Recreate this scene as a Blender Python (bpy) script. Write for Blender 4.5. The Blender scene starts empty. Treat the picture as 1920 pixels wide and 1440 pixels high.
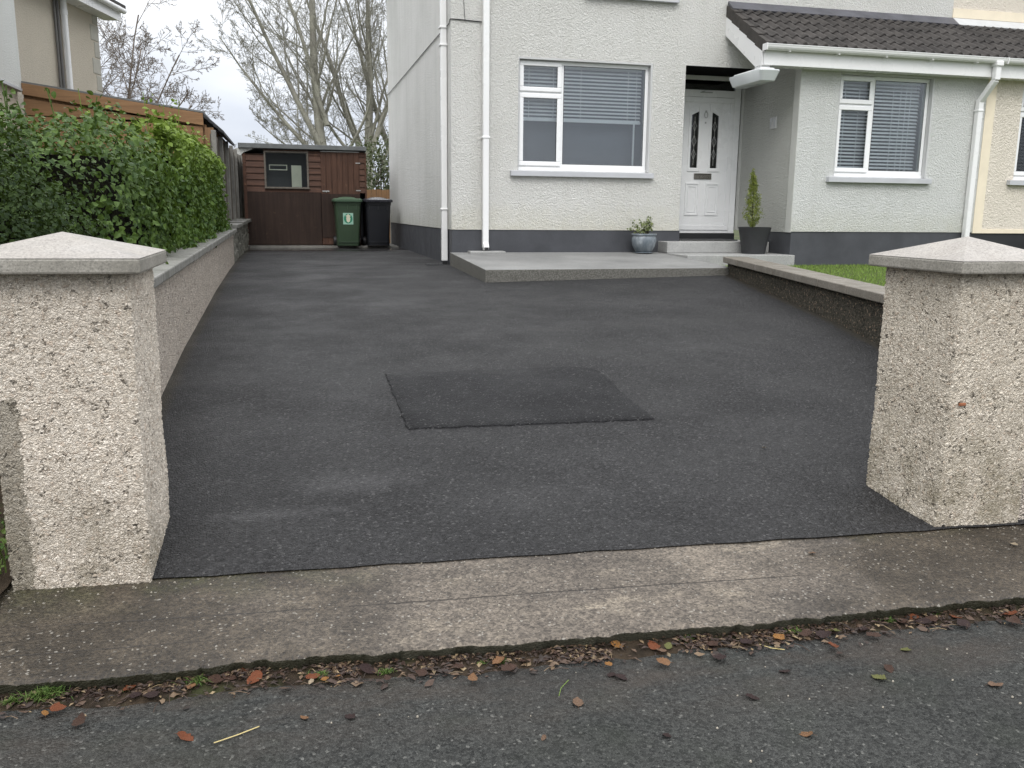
import bpy, math, random
import numpy as np
from mathutils import Vector, Matrix, noise
R = math.radians
random.seed(7)
C = bpy.context.scene.collection
sc = bpy.context.scene

# ------------------------------------------------------------------ camera
# eye is the origin; x runs along the house front, y away from the road, z up
F_PX, YAW, PITCH, ROLL = 1639.08, R(14.1615), R(11.1123), R(-0.555)
def cam_axes():
    cy, sy = math.cos(YAW), math.sin(YAW)
    fwd = np.array([sy*math.cos(PITCH), cy*math.cos(PITCH), -math.sin(PITCH)])
    right = np.array([cy, -sy, 0]); down = np.cross(fwd, right)
    r = right*math.cos(ROLL)+down*math.sin(ROLL); d = -right*math.sin(ROLL)+down*math.cos(ROLL)
    return r, d, fwd
AX = cam_axes()
cd = bpy.data.cameras.new('camera'); cam = bpy.data.objects.new('camera', cd); C.objects.link(cam)
cd.sensor_width = 36; cd.lens = F_PX/1920*36; cd.clip_start = .05; cd.clip_end = 2000
_r, _d, _f = AX
cam.matrix_world = Matrix(((_r[0], -_d[0], -_f[0], 0), (_r[1], -_d[1], -_f[1], 0), (_r[2], -_d[2], -_f[2], 0), (0, 0, 0, 1)))
sc.camera = cam
def ray(u, v):
    x, y = (u-960)/F_PX, (v-720)/F_PX
    return x*AX[0]+y*AX[1]+AX[2]
def on_z(u, v, z):
    d = ray(u, v); return d*(z/d[2])

# ------------------------------------------------------------------ light
SUN_EL, SUN_AZ = R(48), R(200)      # azimuth clockwise from +y
w = bpy.data.worlds.new('World'); sc.world = w; w.use_nodes = True
wt = w.node_tree; wt.nodes.clear()
def wn(t, **k):
    n = wt.nodes.new(t)
    for a, b in k.items(): setattr(n, a, b)
    return n
out = wn('ShaderNodeOutputWorld'); mixs = wn('ShaderNodeMixShader'); mixs.inputs[0].default_value = .93
bsky = wn('ShaderNodeBackground'); bcl = wn('ShaderNodeBackground'); bsky.inputs[1].default_value = .1; bcl.inputs[1].default_value = 1.0
sky = wn('ShaderNodeTexSky', sky_type='NISHITA', sun_disc=False, sun_elevation=SUN_EL, sun_rotation=SUN_AZ)
wt.links.new(sky.outputs[0], bsky.inputs[0])
tc = wn('ShaderNodeTexCoord'); sep = wn('ShaderNodeSeparateXYZ'); wt.links.new(tc.outputs['Generated'], sep.inputs[0])
grad = wn('ShaderNodeValToRGB'); wt.links.new(sep.outputs[2], grad.inputs[0])
els = grad.color_ramp.elements
els[0].position = 0.0; els[0].color = (.44, .46, .515, 1)
els[1].position = 1.0; els[1].color = (1.75, 1.75, 1.77, 1)
for p, c in ((.10, (.50, .52, .57, 1)), (.20, (.66, .67, .69, 1)), (.5, (1.35, 1.35, 1.37, 1))):
    e = els.new(p); e.color = c
mp = wn('ShaderNodeMapping'); mp.inputs['Scale'].default_value = (1, 1, 3.2); wt.links.new(tc.outputs['Generated'], mp.inputs[0])
nz = wn('ShaderNodeTexNoise'); nz.inputs['Scale'].default_value = 3.4; nz.inputs['Detail'].default_value = 6; nz.inputs['Roughness'].default_value = .5
wt.links.new(mp.outputs[0], nz.inputs[0])
cr = wn('ShaderNodeValToRGB'); cr.color_ramp.elements[0].position = .34; cr.color_ramp.elements[0].color = (.84, .86, .9, 1)
cr.color_ramp.elements[1].position = .66; cr.color_ramp.elements[1].color = (1.13, 1.13, 1.12, 1); wt.links.new(nz.outputs[0], cr.inputs[0])
mul = wn('ShaderNodeMixRGB', blend_type='MULTIPLY'); mul.inputs[0].default_value = 1
wt.links.new(grad.outputs[0], mul.inputs[1]); wt.links.new(cr.outputs[0], mul.inputs[2]); wt.links.new(mul.outputs[0], bcl.inputs[0])
wt.links.new(bsky.outputs[0], mixs.inputs[1]); wt.links.new(bcl.outputs[0], mixs.inputs[2]); wt.links.new(mixs.outputs[0], out.inputs[0])
sl = bpy.data.lights.new('sun', 'SUN'); sl.energy = .7; sl.angle = R(25); sl.color = (1, .97, .93)
so = bpy.data.objects.new('sun', sl); C.objects.link(so)
sd = Vector((math.sin(SUN_AZ)*math.cos(SUN_EL), math.cos(SUN_AZ)*math.cos(SUN_EL), math.sin(SUN_EL)))
so.rotation_euler = sd.to_track_quat('Z', 'Y').to_euler(); so.location = (0, -5, 12)
sc.view_settings.view_transform = 'Standard'; sc.view_settings.look = 'None'
sc.view_settings.exposure = .72; sc.view_settings.gamma = 1
sc.cycles.max_bounces = 8; sc.cycles.transparent_max_bounces = 16

# ------------------------------------------------------------------ material helper
class NT:
    def __init__(s, name):
        s.m = bpy.data.materials.new(name); s.m.use_nodes = True; s.t = s.m.node_tree; s.t.nodes.clear()
        s.o = s.t.nodes.new('ShaderNodeOutputMaterial'); s.b = s.t.nodes.new('ShaderNodeBsdfPrincipled')
        s.t.links.new(s.b.outputs[0], s.o.inputs[0]); s.tc = s.t.nodes.new('ShaderNodeTexCoord'); s.co = s.tc.outputs['Object']
    def lk(s, a, b):
        if hasattr(a, 'is_output'): s.t.links.new(a, b)
        else: b.default_value = (tuple(a)+(1,) if (isinstance(a, (tuple, list)) and len(a) == 3 and b.type == 'RGBA') else a)
    def n(s, t, ins=None, **k):
        n = s.t.nodes.new(t)
        for a, b in k.items(): setattr(n, a, b)
        for i, v in (ins or {}).items(): s.lk(v, n.inputs[i])
        return n
    def map(s, scale=(1, 1, 1), rot=(0, 0, 0), loc=(0, 0, 0), co=None):
        return s.n('ShaderNodeMapping', {0: co or s.co, 'Scale': scale, 'Rotation': rot, 'Location': loc}).outputs[0]
    def noise(s, scale, detail=4, rough=.55, co=None, dist=0):
        return s.n('ShaderNodeTexNoise', {'Vector': co or s.co, 'Scale': scale, 'Detail': detail, 'Roughness': rough, 'Distortion': dist}).outputs[0]
    def voro(s, scale, feature='F1', co=None, rnd=1, out=0):
        return s.n('ShaderNodeTexVoronoi', {'Vector': co or s.co, 'Scale': scale, 'Randomness': rnd}, feature=feature).outputs[out]
    def ramp(s, f, pts, interp='LINEAR'):
        r = s.n('ShaderNodeValToRGB', {0: f}); cr = r.color_ramp; cr.interpolation = interp
        while len(cr.elements) < len(pts): cr.elements.new(.5)
        for e, (p, c) in zip(cr.elements, pts):
            e.position = p; e.color = (c, c, c, 1) if isinstance(c, (int, float)) else tuple(c)+(1,)
        return r.outputs[0]
    def mix(s, f, a, b, mode='MIX'):
        return s.n('ShaderNodeMixRGB', {0: f, 1: a if not isinstance(a, float) else (a, a, a), 2: b if not isinstance(b, float) else (b, b, b)}, blend_type=mode).outputs[0]
    def math(s, op, a, b=0.0, clamp=False):
        return s.n('ShaderNodeMath', {0: a, 1: b}, operation=op, use_clamp=clamp).outputs[0]
    def xyz(s):
        n = s.n('ShaderNodeSeparateXYZ', {0: s.co}); return n.outputs
    def bump(s, h, strength=.5, dist=.01, normal=None):
        ins = {'Height': h, 'Strength': strength, 'Distance': dist}
        if normal is not None: ins['Normal'] = normal
        return s.n('ShaderNodeBump', ins).outputs[0]
    def fin(s, color=None, rough=.8, normal=None, spec=None, metal=None):
        if color is not None: s.lk(color, s.b.inputs['Base Color'])
        s.lk(rough, s.b.inputs['Roughness'])
        if normal is not None: s.lk(normal, s.b.inputs['Normal'])
        if spec is not None: s.lk(spec, s.b.inputs['Specular IOR Level'])
        if metal is not None: s.lk(metal, s.b.inputs['Metallic'])
        return s.m

def pebble_dash(name, c_hi, c_lo, scale, disp=.004, dirt=None, true=True, patch=False):
    t = NT(name)
    warp = t.mix(.05, t.co, t.n('ShaderNodeTexNoise', {'Vector': t.co, 'Scale': scale*.6, 'Detail': 2}).outputs[1], 'ADD')
    co = t.map(scale=(1, 1, 1.25), co=warp)
    cell = t.voro(scale, co=co, out=1); f1 = t.voro(scale, co=co); cg = t.n('ShaderNodeSeparateColor', {0: cell}).outputs[0]
    edge = t.voro(scale, 'DISTANCE_TO_EDGE', co=co)
    base = t.mix(t.ramp(cg, [(0, 0), (1, 1)]), c_lo, c_hi)
    base = t.mix(t.ramp(t.noise(2.2, 4), [(.35, 0.), (.7, .22)]), base, tuple(x*.72 for x in c_lo))
    mort = t.ramp(edge, [(0, 1.), (.035*80/scale*1.2, .85), (.10*80/scale*1.2, 0.)])
    base = t.mix(t.ramp(cg, [(.90, 0.), (.93, .6)]), base, (.36, .26, .18))
    base = t.mix(t.math('MULTIPLY', mort, .68), base, tuple(x*.45 for x in c_lo))
    if dirt:      # algae and soil splashed up from the ground, in ragged patches
        z = t.xyz()[2]; d0, d1, dc = dirt
        g = t.n('ShaderNodeMapRange', {0: z, 1: d0, 2: d1, 3: 1., 4: 0.}).outputs[0]
        g = t.math('MULTIPLY', g, t.ramp(t.noise(5.5, 6, .65), [(.38, 0.), (.62, 1.)]), True)
        base = t.mix(t.math('MULTIPLY', g, t.ramp(cg, [(0, 1.), (1, .45)])), base, dc)
    if patch:     # old unrepaired dash, bare and grey, on the left lower part of the faces
        X_, Y_, Z_ = t.xyz()
        pm_ = t.math('MULTIPLY', t.math('LESS_THAN', t.math('ADD', X_, t.math('MULTIPLY', t.noise(11, 5, .7), .09)), -.115), t.math('LESS_THAN', t.math('ADD', Z_, t.math('MULTIPLY', t.noise(13, 5, .7), .09)), .745))
        base = t.mix(t.math('MULTIPLY', pm_, .62), base, (.15, .135, .10))
    sc2 = t.n('ShaderNodeSeparateColor', {0: cell}).outputs[1]; pit = t.math('MULTIPLY', t.ramp(sc2, [(.055, 1.), (.075, 0.)]), t.ramp(t.noise(scale*.16, 3), [(.42, 0.), (.5, 1.)]))
    base = t.mix(t.math('MULTIPLY', pit, .8), base, tuple(x*.22 for x in c_lo))
    h = t.math('SUBTRACT', t.ramp(f1, [(0, 1.), (.9, 0.)]), t.math('MULTIPLY', pit, 1.2))
    h = t.math('ADD', h, t.math('MULTIPLY', cg, .6))
    m = t.fin(base, .85, None, .25)
    if true:
        dn = t.n('ShaderNodeDisplacement', {'Height': h, 'Midlevel': .6, 'Scale': disp})
        t.t.links.new(dn.outputs[0], t.o.inputs['Displacement']); m.displacement_method = 'BOTH'
    else:
        t.lk(t.bump(h, .9, disp), t.b.inputs['Normal'])
    return m

def painted_dash(name, col, scale=52, stain=(.42, .42, .38), depth=.012, damp=.25, foot=None):
    t = NT(name)
    co = t.map(scale=(1, 1, 1))
    n1 = t.noise(scale, 4, .62, co=co, dist=1.2); f1 = t.voro(scale*1.1, 'SMOOTH_F1', co=co)
    h = t.math('ADD', t.ramp(n1, [(.35, 0.), (.68, 1.)]), t.ramp(f1, [(0, .7), (.7, 0.)]))
    base = t.mix(t.ramp(t.noise(.7, 5, .6), [(.4, 0.), (.75, damp)]), col, stain)
    streak = t.noise(1.0, 5, .6, co=t.map(scale=(5, 5, .35)))
    base = t.mix(t.ramp(streak, [(.5, 0.), (.8, damp)]), base, stain)
    if foot:    # rain splash and thin algae above the plinth
        fz = t.n('ShaderNodeMapRange', {0: t.math('ADD', t.xyz()[2], t.math('MULTIPLY', t.noise(3.5, 6, .65), -.7)), 1: .10, 2: .55, 3: .55, 4: 0.}).outputs[0]
        base = t.mix(fz, base, foot)
    base = t.mix(t.ramp(n1, [(.28, .30), (.45, 0.)]), base, tuple(c*.62 for c in col))
    return t.fin(base, .82, t.bump(h, .9, depth), .25)

def plain(name, col, rough=.5, var=.08, nscale=6, bumps=0, bscale=60, spec=.5, metal=0):
    t = NT(name)
    c2 = tuple(min(1, c*(1-var*2)) for c in col)
    base = t.mix(t.ramp(t.noise(nscale, 5, .6), [(.35, 0.), (.7, 1.)]), col, c2)
    r = t.ramp(t.noise(nscale*2.3, 4), [(.3, max(0, rough-.08)), (.7, min(1, rough+.08))])
    nrm = t.bump(t.noise(bscale, 4, .6), 1.0, bumps) if bumps else None
    return t.fin(base, r, nrm, spec, metal)

def wood(name, col, dark, along='x', rough=.7, gscale=1, wear=None):
    t = NT(name)
    sc_ = {'x': (1.2, 18, 18), 'z': (18, 18, 1.2), 'y': (18, 1.2, 18)}[along]
    co = t.map(scale=tuple(v*gscale for v in sc_))
    g = t.noise(1.6, 8, .7, co=co, dist=.6)
    base = t.mix(t.ramp(g, [(.3, 0.), (.7, 1.)]), dark, col)
    base = t.mix(t.ramp(t.noise(3, 5), [(.45, 0.), (.75, .5)]), base, dark)
    if wear: base = t.mix(t.ramp(t.noise(7, 6, .7), [(.60, 0.), (.72, .7)]), base, wear)
    return t.fin(base, rough, t.bump(g, .5, .003), .25)

M = {}
M['pillar'] = pebble_dash('pillar_dash', (.84, .77, .67), (.58, .51, .42), 88, .0060, dirt=(-.1, .50, (.16, .135, .085)), patch=True)
M['pillar_r'] = pebble_dash('pillar_dash_r', (.80, .73, .62), (.52, .46, .37), 88, .0060, dirt=(.0, .75, (.17, .145, .09)))
M['wall_dash'] = pebble_dash('boundary_dash', (.84, .76, .66), (.50, .43, .36), 62, .018, true=False)
M['dark_dash'] = pebble_dash('dark_dash', (.14, .125, .095), (.035, .032, .023), 62, .016, true=False)
M['house_wall'] = painted_dash('house_render', (.80, .795, .755), 47, (.58, .57, .51), .016, foot=(.70, .675, .54))
M['gable_wall'] = painted_dash('gable_render', (.74, .74, .71), 48, (.50, .51, .47), .013, .4, foot=(.46, .46, .38))
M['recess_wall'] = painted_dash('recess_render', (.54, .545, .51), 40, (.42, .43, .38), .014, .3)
M['bay_wall'] = painted_dash('bay_render', (.725, .735, .71), 47, (.55, .56, .52), .014, foot=(.60, .60, .50))
M['cream_wall'] = painted_dash('cream_render', (.86, .79, .68), 40, (.74, .66, .54), .015, .12)
M['cream_band'] = plain('cream_band', (.80, .71, .55), .7, .04)
M['beige_wall'] = painted_dash('beige_render', (.58, .525, .43), 40, (.44, .40, .33), .008)
M['pale_wall'] = painted_dash('pale_render', (.68, .69, .66), 52, (.50, .51, .48), .006)
M['plinth'] = plain('plinth_paint', (.070, .073, .081), .6, .14, 2.5, .002, 60, .3)
M['black_plinth'] = plain('black_plinth', (.022, .023, .025), .5, .1, 3)
M['upvc'] = plain('white_upvc', (.84, .845, .845), .28, .01, 2)
M['upvc2'] = plain('white_upvc_pipe', (.82, .82, .81), .3, .03, 1.2)
M['sill'] = plain('sill_paint', (.50, .51, .53), .5, .06, 3, .001)
M['lightgrey'] = plain('reveal_render', (.55, .555, .55), .75, .06, 3, .002)
M['bead'] = plain('bead_render', (.55, .555, .52), .8, .06, 5, .002)
M['soffit_shade'] = plain('soffit_shade', (.018, .018, .018), .95, .1, 3, 0, 60, 0.0)  # near-black colour paints in the shade under the porch lintel
M['dark'] = plain('dark_rubber', (.015, .015, .016), .5, .1)
M['lead'] = plain('lead_flashing', (.10, .10, .115), .5, .2, 3, .003, 12)
M['quoin'] = plain('quoin_render', (.44, .425, .37), .8, .1, 5)
M['waste'] = plain('waste_pipe', (.12, .115, .11), .5, .1)
def cap_stone(name, a, b, sp=170):
    t = NT(name)
    base = t.mix(t.ramp(t.noise(3.5, 6, .6), [(.35, 0.), (.7, 1.)]), a, b)
    s1 = t.noise(sp, 3, .7); base = t.mix(t.ramp(s1, [(.36, .85), (.5, 0.)]), base, tuple(c*.45 for c in a))
    s2 = t.noise(sp*.42, 4, .75); base = t.mix(t.ramp(s2, [(.34, .55), (.47, 0.)]), base, tuple(c*.5 for c in a))
    base = t.mix(t.ramp(s1, [(.6, 0.), (.72, .35)]), base, (.72, .68, .62))
    return t.fin(base, t.ramp(t.noise(5, 4), [(.35, .35), (.7, .75)]), t.bump(s1, .5, .002), .35)
M['cap'] = cap_stone('cap_stone', (.36, .335, .30), (.25, .23, .21), 120)
M['cap_edge'] = cap_stone('cap_edge_concrete', (.34, .32, .28), (.19, .18, .15), 130)
M['coping'] = cap_stone('coping_concrete', (.24, .235, .215), (.15, .15, .13), 120)
M['coping_b'] = cap_stone('coping_brown', (.22, .20, .17), (.14, .125, .10), 120)
M['step'] = cap_stone('step_concrete', (.40, .40, .385), (.31, .31, .30), 140)
def patio_mat():
    t = NT('patio_concrete')
    n = t.noise(1.3, 6, .6); base = t.mix(t.ramp(n, [(.35, 0.), (.68, 1.)]), (.26, .26, .25), (.17, .17, .165))
    s = t.noise(120, 4, .7); base = t.mix(t.ramp(s, [(.35, .5), (.5, 0.)]), base, (.10, .10, .095))
    z = t.n('ShaderNodeSeparateXYZ', {0: t.n('ShaderNodeNewGeometry').outputs['Normal']}).outputs[2]
    side = t.ramp(z, [(.4, 1.), (.8, 0.)])
    agg = t.mix(t.ramp(t.voro(75, out=0), [(.2, 0.), (.6, 1.)]), (.20, .195, .175), (.095, .092, .080))
    base = t.mix(side, base, agg)
    h = t.math('ADD', s, t.math('MULTIPLY', side, t.voro(75)))
    return t.fin(base, .8, t.bump(h, .8, .006), .3)
M['patio'] = patio_mat()

def drive_mat(name, c0, c1, stains=True):
    t = NT(name); X, Y, Z = t.xyz()
    big = t.noise(.75, 6, .6, dist=.4)
    base = t.mix(t.ramp(big, [(.36, 0.), (.64, 1.)]), c0, c1)
    v = t.voro(105, out=1); g = t.n('ShaderNodeSeparateColor', {0: v}).outputs[0]
    gr = t.ramp(t.noise(55, 5, .75), [(.33, .45), (.5, 1.), (.68, 1.9)])
    base = t.mix(.8, base, gr, 'MULTIPLY')
    base = t.mix(.9, base, t.mix(1., base, t.mix(g, (.35, .35, .35), (1.75, 1.75, 1.75)), 'MULTIPLY'))
    base = t.mix(t.ramp(g, [(.95, 0.), (.985, .5)]), base, (.12, .118, .115))
    rough = t.ramp(t.noise(1.6, 6, .6), [(.35, .50), (.68, .80)])
    if stains:
        # dusty dried-out smudges where water has stood
        warp = t.math('MULTIPLY', t.math('SUBTRACT', t.noise(3.2, 6, .65), .5), .9)
        tot = None
        for (bx, by, rx_, ry_, am) in ((.28, 4.05, .34, .17, .8), (-.13, 3.78, .42, .07, .9), (.42, 11.2, .55, .45, .8), (.9, 8.7, .5, .3, .5), (-.05, 8.6, .5, .35, .5), (1.1, 3.75, .7, .25, .35), (2.6, 4.3, .8, .4, .3), (3.2, 8.2, .9, .5, .35), (1.6, 7.2, 1., .4, .3), (.4, 13.6, .9, .5, .5), (1.2, 15.2, .6, .4, .4), (3.0, 6.2, .8, .3, .25)):
            ex = t.math('DIVIDE', t.math('SUBTRACT', X, bx), rx_); ey = t.math('DIVIDE', t.math('SUBTRACT', Y, by), ry_)
            dd_ = t.math('SQRT', t.math('ADD', t.math('MULTIPLY', ex, ex), t.math('MULTIPLY', ey, ey)))
            mk = t.math('MULTIPLY', t.n('ShaderNodeMapRange', {0: t.math('ADD', dd_, warp), 1: .2, 2: 1.1, 3: 1., 4: 0.}).outputs[0], am)
            tot = mk if tot is None else t.math('MAXIMUM', tot, mk)
        tot = t.math('MULTIPLY', tot, t.ramp(t.noise(9, 6, .7), [(.3, .35), (.65, 1.)]))
        base = t.mix(t.math('MULTIPLY', t.math('MULTIPLY', tot, t.ramp(g, [(0, .4), (1, 1.)])), .42), base, (.135, .133, .135))
        dk_ = t.ramp(t.noise(2.6, 8, .75, co=t.map(scale=(.6, 1.1, 1), loc=(2.1, 7.2, 0))), [(.63, 0.), (.68, .8)])
        base = t.mix(dk_, base, (.006, .006, .006)); rough = t.mix(dk_, rough, (.38, .38, .38))
        # wet film standing before the shed: smooth, in streaks along the joint
        wet = t.math('MULTIPLY', t.n('ShaderNodeMapRange', {0: Y, 1: 15.8, 2: 17.6, 3: 0., 4: 1.}).outputs[0],
                     t.ramp(t.noise(1.6, 4, .5, co=t.map(scale=(.35, 1.8, 1))), [(.36, 0.), (.46, 1.)]), True)
        base = t.mix(wet, base, (.022, .021, .021)); rough = t.mix(wet, rough, (.12, .12, .12))
    hb = t.math('ADD', t.ramp(t.voro(105), [(0, 1.), (.8, 0.)]), t.math('MULTIPLY', g, .8))
    hb = t.math('ADD', hb, t.math('MULTIPLY', t.noise(40, 4), 1.0))
    st_ = .95
    if stains:
        st_ = t.math('SUBTRACT', .95, t.math('MULTIPLY', wet, .93))
        # grit, moss and leaf dust lying along the foot of both walls
        wl_ = t.math('SUBTRACT', t.math('ADD', X, .80), t.math('MULTIPLY', t.noise(6, 5, .7), .10))
        wr_ = t.math('SUBTRACT', t.math('SUBTRACT', t.math('ADD', 5.31, t.math('MULTIPLY', t.math('SUBTRACT', Y, 10.05), .2037)), X), t.math('MULTIPLY', t.noise(5, 5, .7), .12))
        ed = t.math('MINIMUM', wl_, wr_); em = t.n('ShaderNodeMapRange', {0: ed, 1: -.02, 2: .035, 3: 1., 4: 0.}).outputs[0]
        base = t.mix(t.math('MULTIPLY', em, .8), base, t.mix(t.noise(60, 4, .7), (.018, .018, .010), (.060, .048, .034)))
    return t.fin(base, rough, t.bump(hb, st_, .008), .30)
M['drive'] = drive_mat('driveway_tarmac', (.0170, .0168, .0173), (.0240, .0237, .0243))
M['patch'] = drive_mat('patch_tarmac', (.0066, .0066, .0076), (.0092, .0092, .0104), False)

def road_mat():
    t = NT('road_asphalt'); X, Y, Z = t.xyz()
    base = t.mix(t.ramp(t.noise(1.6, 6, .6), [(.35, 0.), (.68, 1.)]), (.027, .0285, .027), (.056, .057, .053))
    v = t.voro(125, out=1); sp = t.n('ShaderNodeSeparateColor', {0: v}); g = sp.outputs[0]; g2 = sp.outputs[1]
    base = t.mix(.8, base, t.ramp(t.noise(45, 5, .75), [(.33, .45), (.5, 1.), (.68, 1.9)]), 'MULTIPLY')
    base = t.mix(.7, base, t.mix(g, (.008, .009, .0085), (.068, .070, .065)))
    base = t.mix(t.ramp(g2, [(.97, 0.), (.99, .7)]), base, (.17, .17, .155))
    dirt = t.math('MULTIPLY', t.n('ShaderNodeMapRange', {0: t.math('ADD', Y, t.math('MULTIPLY', X, .07)), 1: 2.05, 2: 2.5, 3: 0., 4: 1.}).outputs[0],
                  t.ramp(t.noise(4, 6, .65, co=t.map(scale=(.6, 1.6, 1))), [(.38, 0.), (.66, 1.)]), True)
    base = t.mix(t.math('MULTIPLY', dirt, .75), base, (.062, .050, .040))
    grn = t.ramp(t.noise(2.3, 5, .6, co=t.map(loc=(5, 9, 0))), [(.55, 0.), (.72, .45)])
    base = t.mix(grn, base, (.030, .036, .026))
    base = t.mix(t.ramp(t.noise(1.1, 5, .6, co=t.map(loc=(1, 2, 0))), [(.55, 0.), (.66, .55)]), base, (.018, .019, .019))
    h = t.math('ADD', t.ramp(t.voro(125), [(0, 1.), (.8, 0.)]), t.math('ADD', g, t.math('MULTIPLY', t.noise(30, 4), 1.4)))
    return t.fin(base, t.ramp(t.noise(2, 5), [(.35, .6), (.65, .9)]), t.bump(h, .95, .009), .28)
M['road'] = road_mat()

def apron_mat():
    t = NT('apron_concrete'); X, Y, Z = t.xyz()
    warm = t.mix(t.ramp(t.noise(1.7, 6, .62), [(.36, 0.), (.66, 1.)]), (.060, .052, .044), (.140, .120, .098))
    lt_ = t.ramp(t.noise(2.9, 7, .7, co=t.map(scale=(.7, 1.6, 1), loc=(4, 1, 0))), [(.55, 0.), (.66, .6)])
    warm = t.mix(lt_, warm, (.20, .172, .135))
    # ragged damp, algae-dark areas at both ends
    nn = t.math('MULTIPLY', t.math('SUBTRACT', t.noise(1.5, 6, .62), .5), 2.2)
    xl = t.math('ADD', X, nn)
    left = t.n('ShaderNodeMapRange', {0: xl, 1: -.15, 2: .45, 3: 1., 4: 0.}).outputs[0]
    right = t.n('ShaderNodeMapRange', {0: xl, 1: 1.75, 2: 2.15, 3: 0., 4: 1.}).outputs[0]
    dk = t.math('MAXIMUM', left, right)
    dark = t.mix(t.ramp(t.noise(3.5, 6, .65), [(.4, 0.), (.65, 1.)]), (.024, .019, .013), (.062, .050, .036))
    base = t.mix(t.math('MULTIPLY', dk, .9), warm, dark)
    moss = t.math('MULTIPLY', t.n('ShaderNodeMapRange', {0: Y, 1: 3.0, 2: 3.22, 3: 0., 4: .35}).outputs[0], t.math('MULTIPLY', dk, t.ramp(t.noise(6, 5), [(.42, 0.), (.6, 1.)])), True)
    base = t.mix(moss, base, (.040, .048, .014))
    v = t.voro(130, out=1); sp = t.n('ShaderNodeSeparateColor', {0: v}); g = sp.outputs[0]
    base = t.mix(.75, base, t.mix(g, (.40, .40, .40), (1.75, 1.72, 1.66)), 'MULTIPLY')
    base = t.mix(.7, base, t.ramp(t.noise(38, 6, .75), [(.33, .5), (.5, 1.), (.68, 1.6)]), 'MULTIPLY')
    base = t.mix(t.ramp(sp.outputs[1], [(.975, 0.), (.992, .6)]), base, (.32, .30, .26))
    def line(a, b, wid, x0, x1):
        yy = t.math('ADD', t.math('MULTIPLY', X, b), a)
        d = t.math('ABSOLUTE', t.math('SUBTRACT', t.math('ADD', Y, t.math('MULTIPLY', t.math('SUBTRACT', t.noise(14, 3), .5), .012)), yy))
        m = t.n('ShaderNodeMapRange', {0: d, 1: wid*.5, 2: wid*1.5, 3: 1., 4: 0.}).outputs[0]
        m = t.math('MULTIPLY', m, t.n('ShaderNodeMapRange', {0: X, 1: x0, 2: x0+.1, 3: 0., 4: 1.}).outputs[0])
        return t.math('MULTIPLY', m, t.n('ShaderNodeMapRange', {0: X, 1: x1, 2: x1+.3, 3: 1., 4: 0.}).outputs[0])
    j = t.math('MAXIMUM', line(2.925, -.0635, .003, -.8, 1.75), line(2.755, -.05, .0025, -1.1, -.3))
    j = t.math('MULTIPLY', j, t.ramp(t.noise(3, 3), [(.36, .1), (.5, 1.)]))
    base = t.mix(t.math('MULTIPLY', j, .85), base, (.030, .026, .022))
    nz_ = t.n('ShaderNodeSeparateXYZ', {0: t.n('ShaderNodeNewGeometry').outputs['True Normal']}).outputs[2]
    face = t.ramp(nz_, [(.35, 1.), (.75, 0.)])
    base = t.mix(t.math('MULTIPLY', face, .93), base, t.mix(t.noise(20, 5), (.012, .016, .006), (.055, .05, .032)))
    h = t.math('SUBTRACT', t.math('ADD', t.ramp(t.voro(130), [(0, 1.), (.8, 0.)]), t.math('MULTIPLY', t.noise(35, 6, .7), 2.6)), t.math('MULTIPLY', j, 3.))
    return t.fin(base, t.mix(dk, (.8, .8, .8), (.52, .52, .52)), t.bump(h, .75, .004), .4)
M['apron'] = apron_mat()

def soil_mat():
    t = NT('soil')
    base = t.mix(t.ramp(t.noise(9, 7, .7), [(.35, 0.), (.65, 1.)]), (.018, .013, .008), (.062, .044, .028))
    base = t.mix(t.ramp(t.noise(4, 5, .6, co=t.map(loc=(3, 3, 3))), [(.52, 0.), (.68, .8)]), base, (.035, .045, .014))
    return t.fin(base, .9, t.bump(t.noise(45, 6, .7), 1., .02), .2)
M['soil'] = soil_mat()
def ground_mat():
    t = NT('ground_field')
    base = t.mix(t.ramp(t.noise(.4, 7, .65), [(.35, 0.), (.65, 1.)]), (.035, .05, .016), (.065, .07, .028))
    return t.fin(base, .9, t.bump(t.noise(12, 6, .7), .8, .03), .2)
M['ground'] = ground_mat()
M['lawn'] = plain('lawn_soil', (.075, .10, .03), .9, .2, 7, .01, 60, .1)

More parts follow.
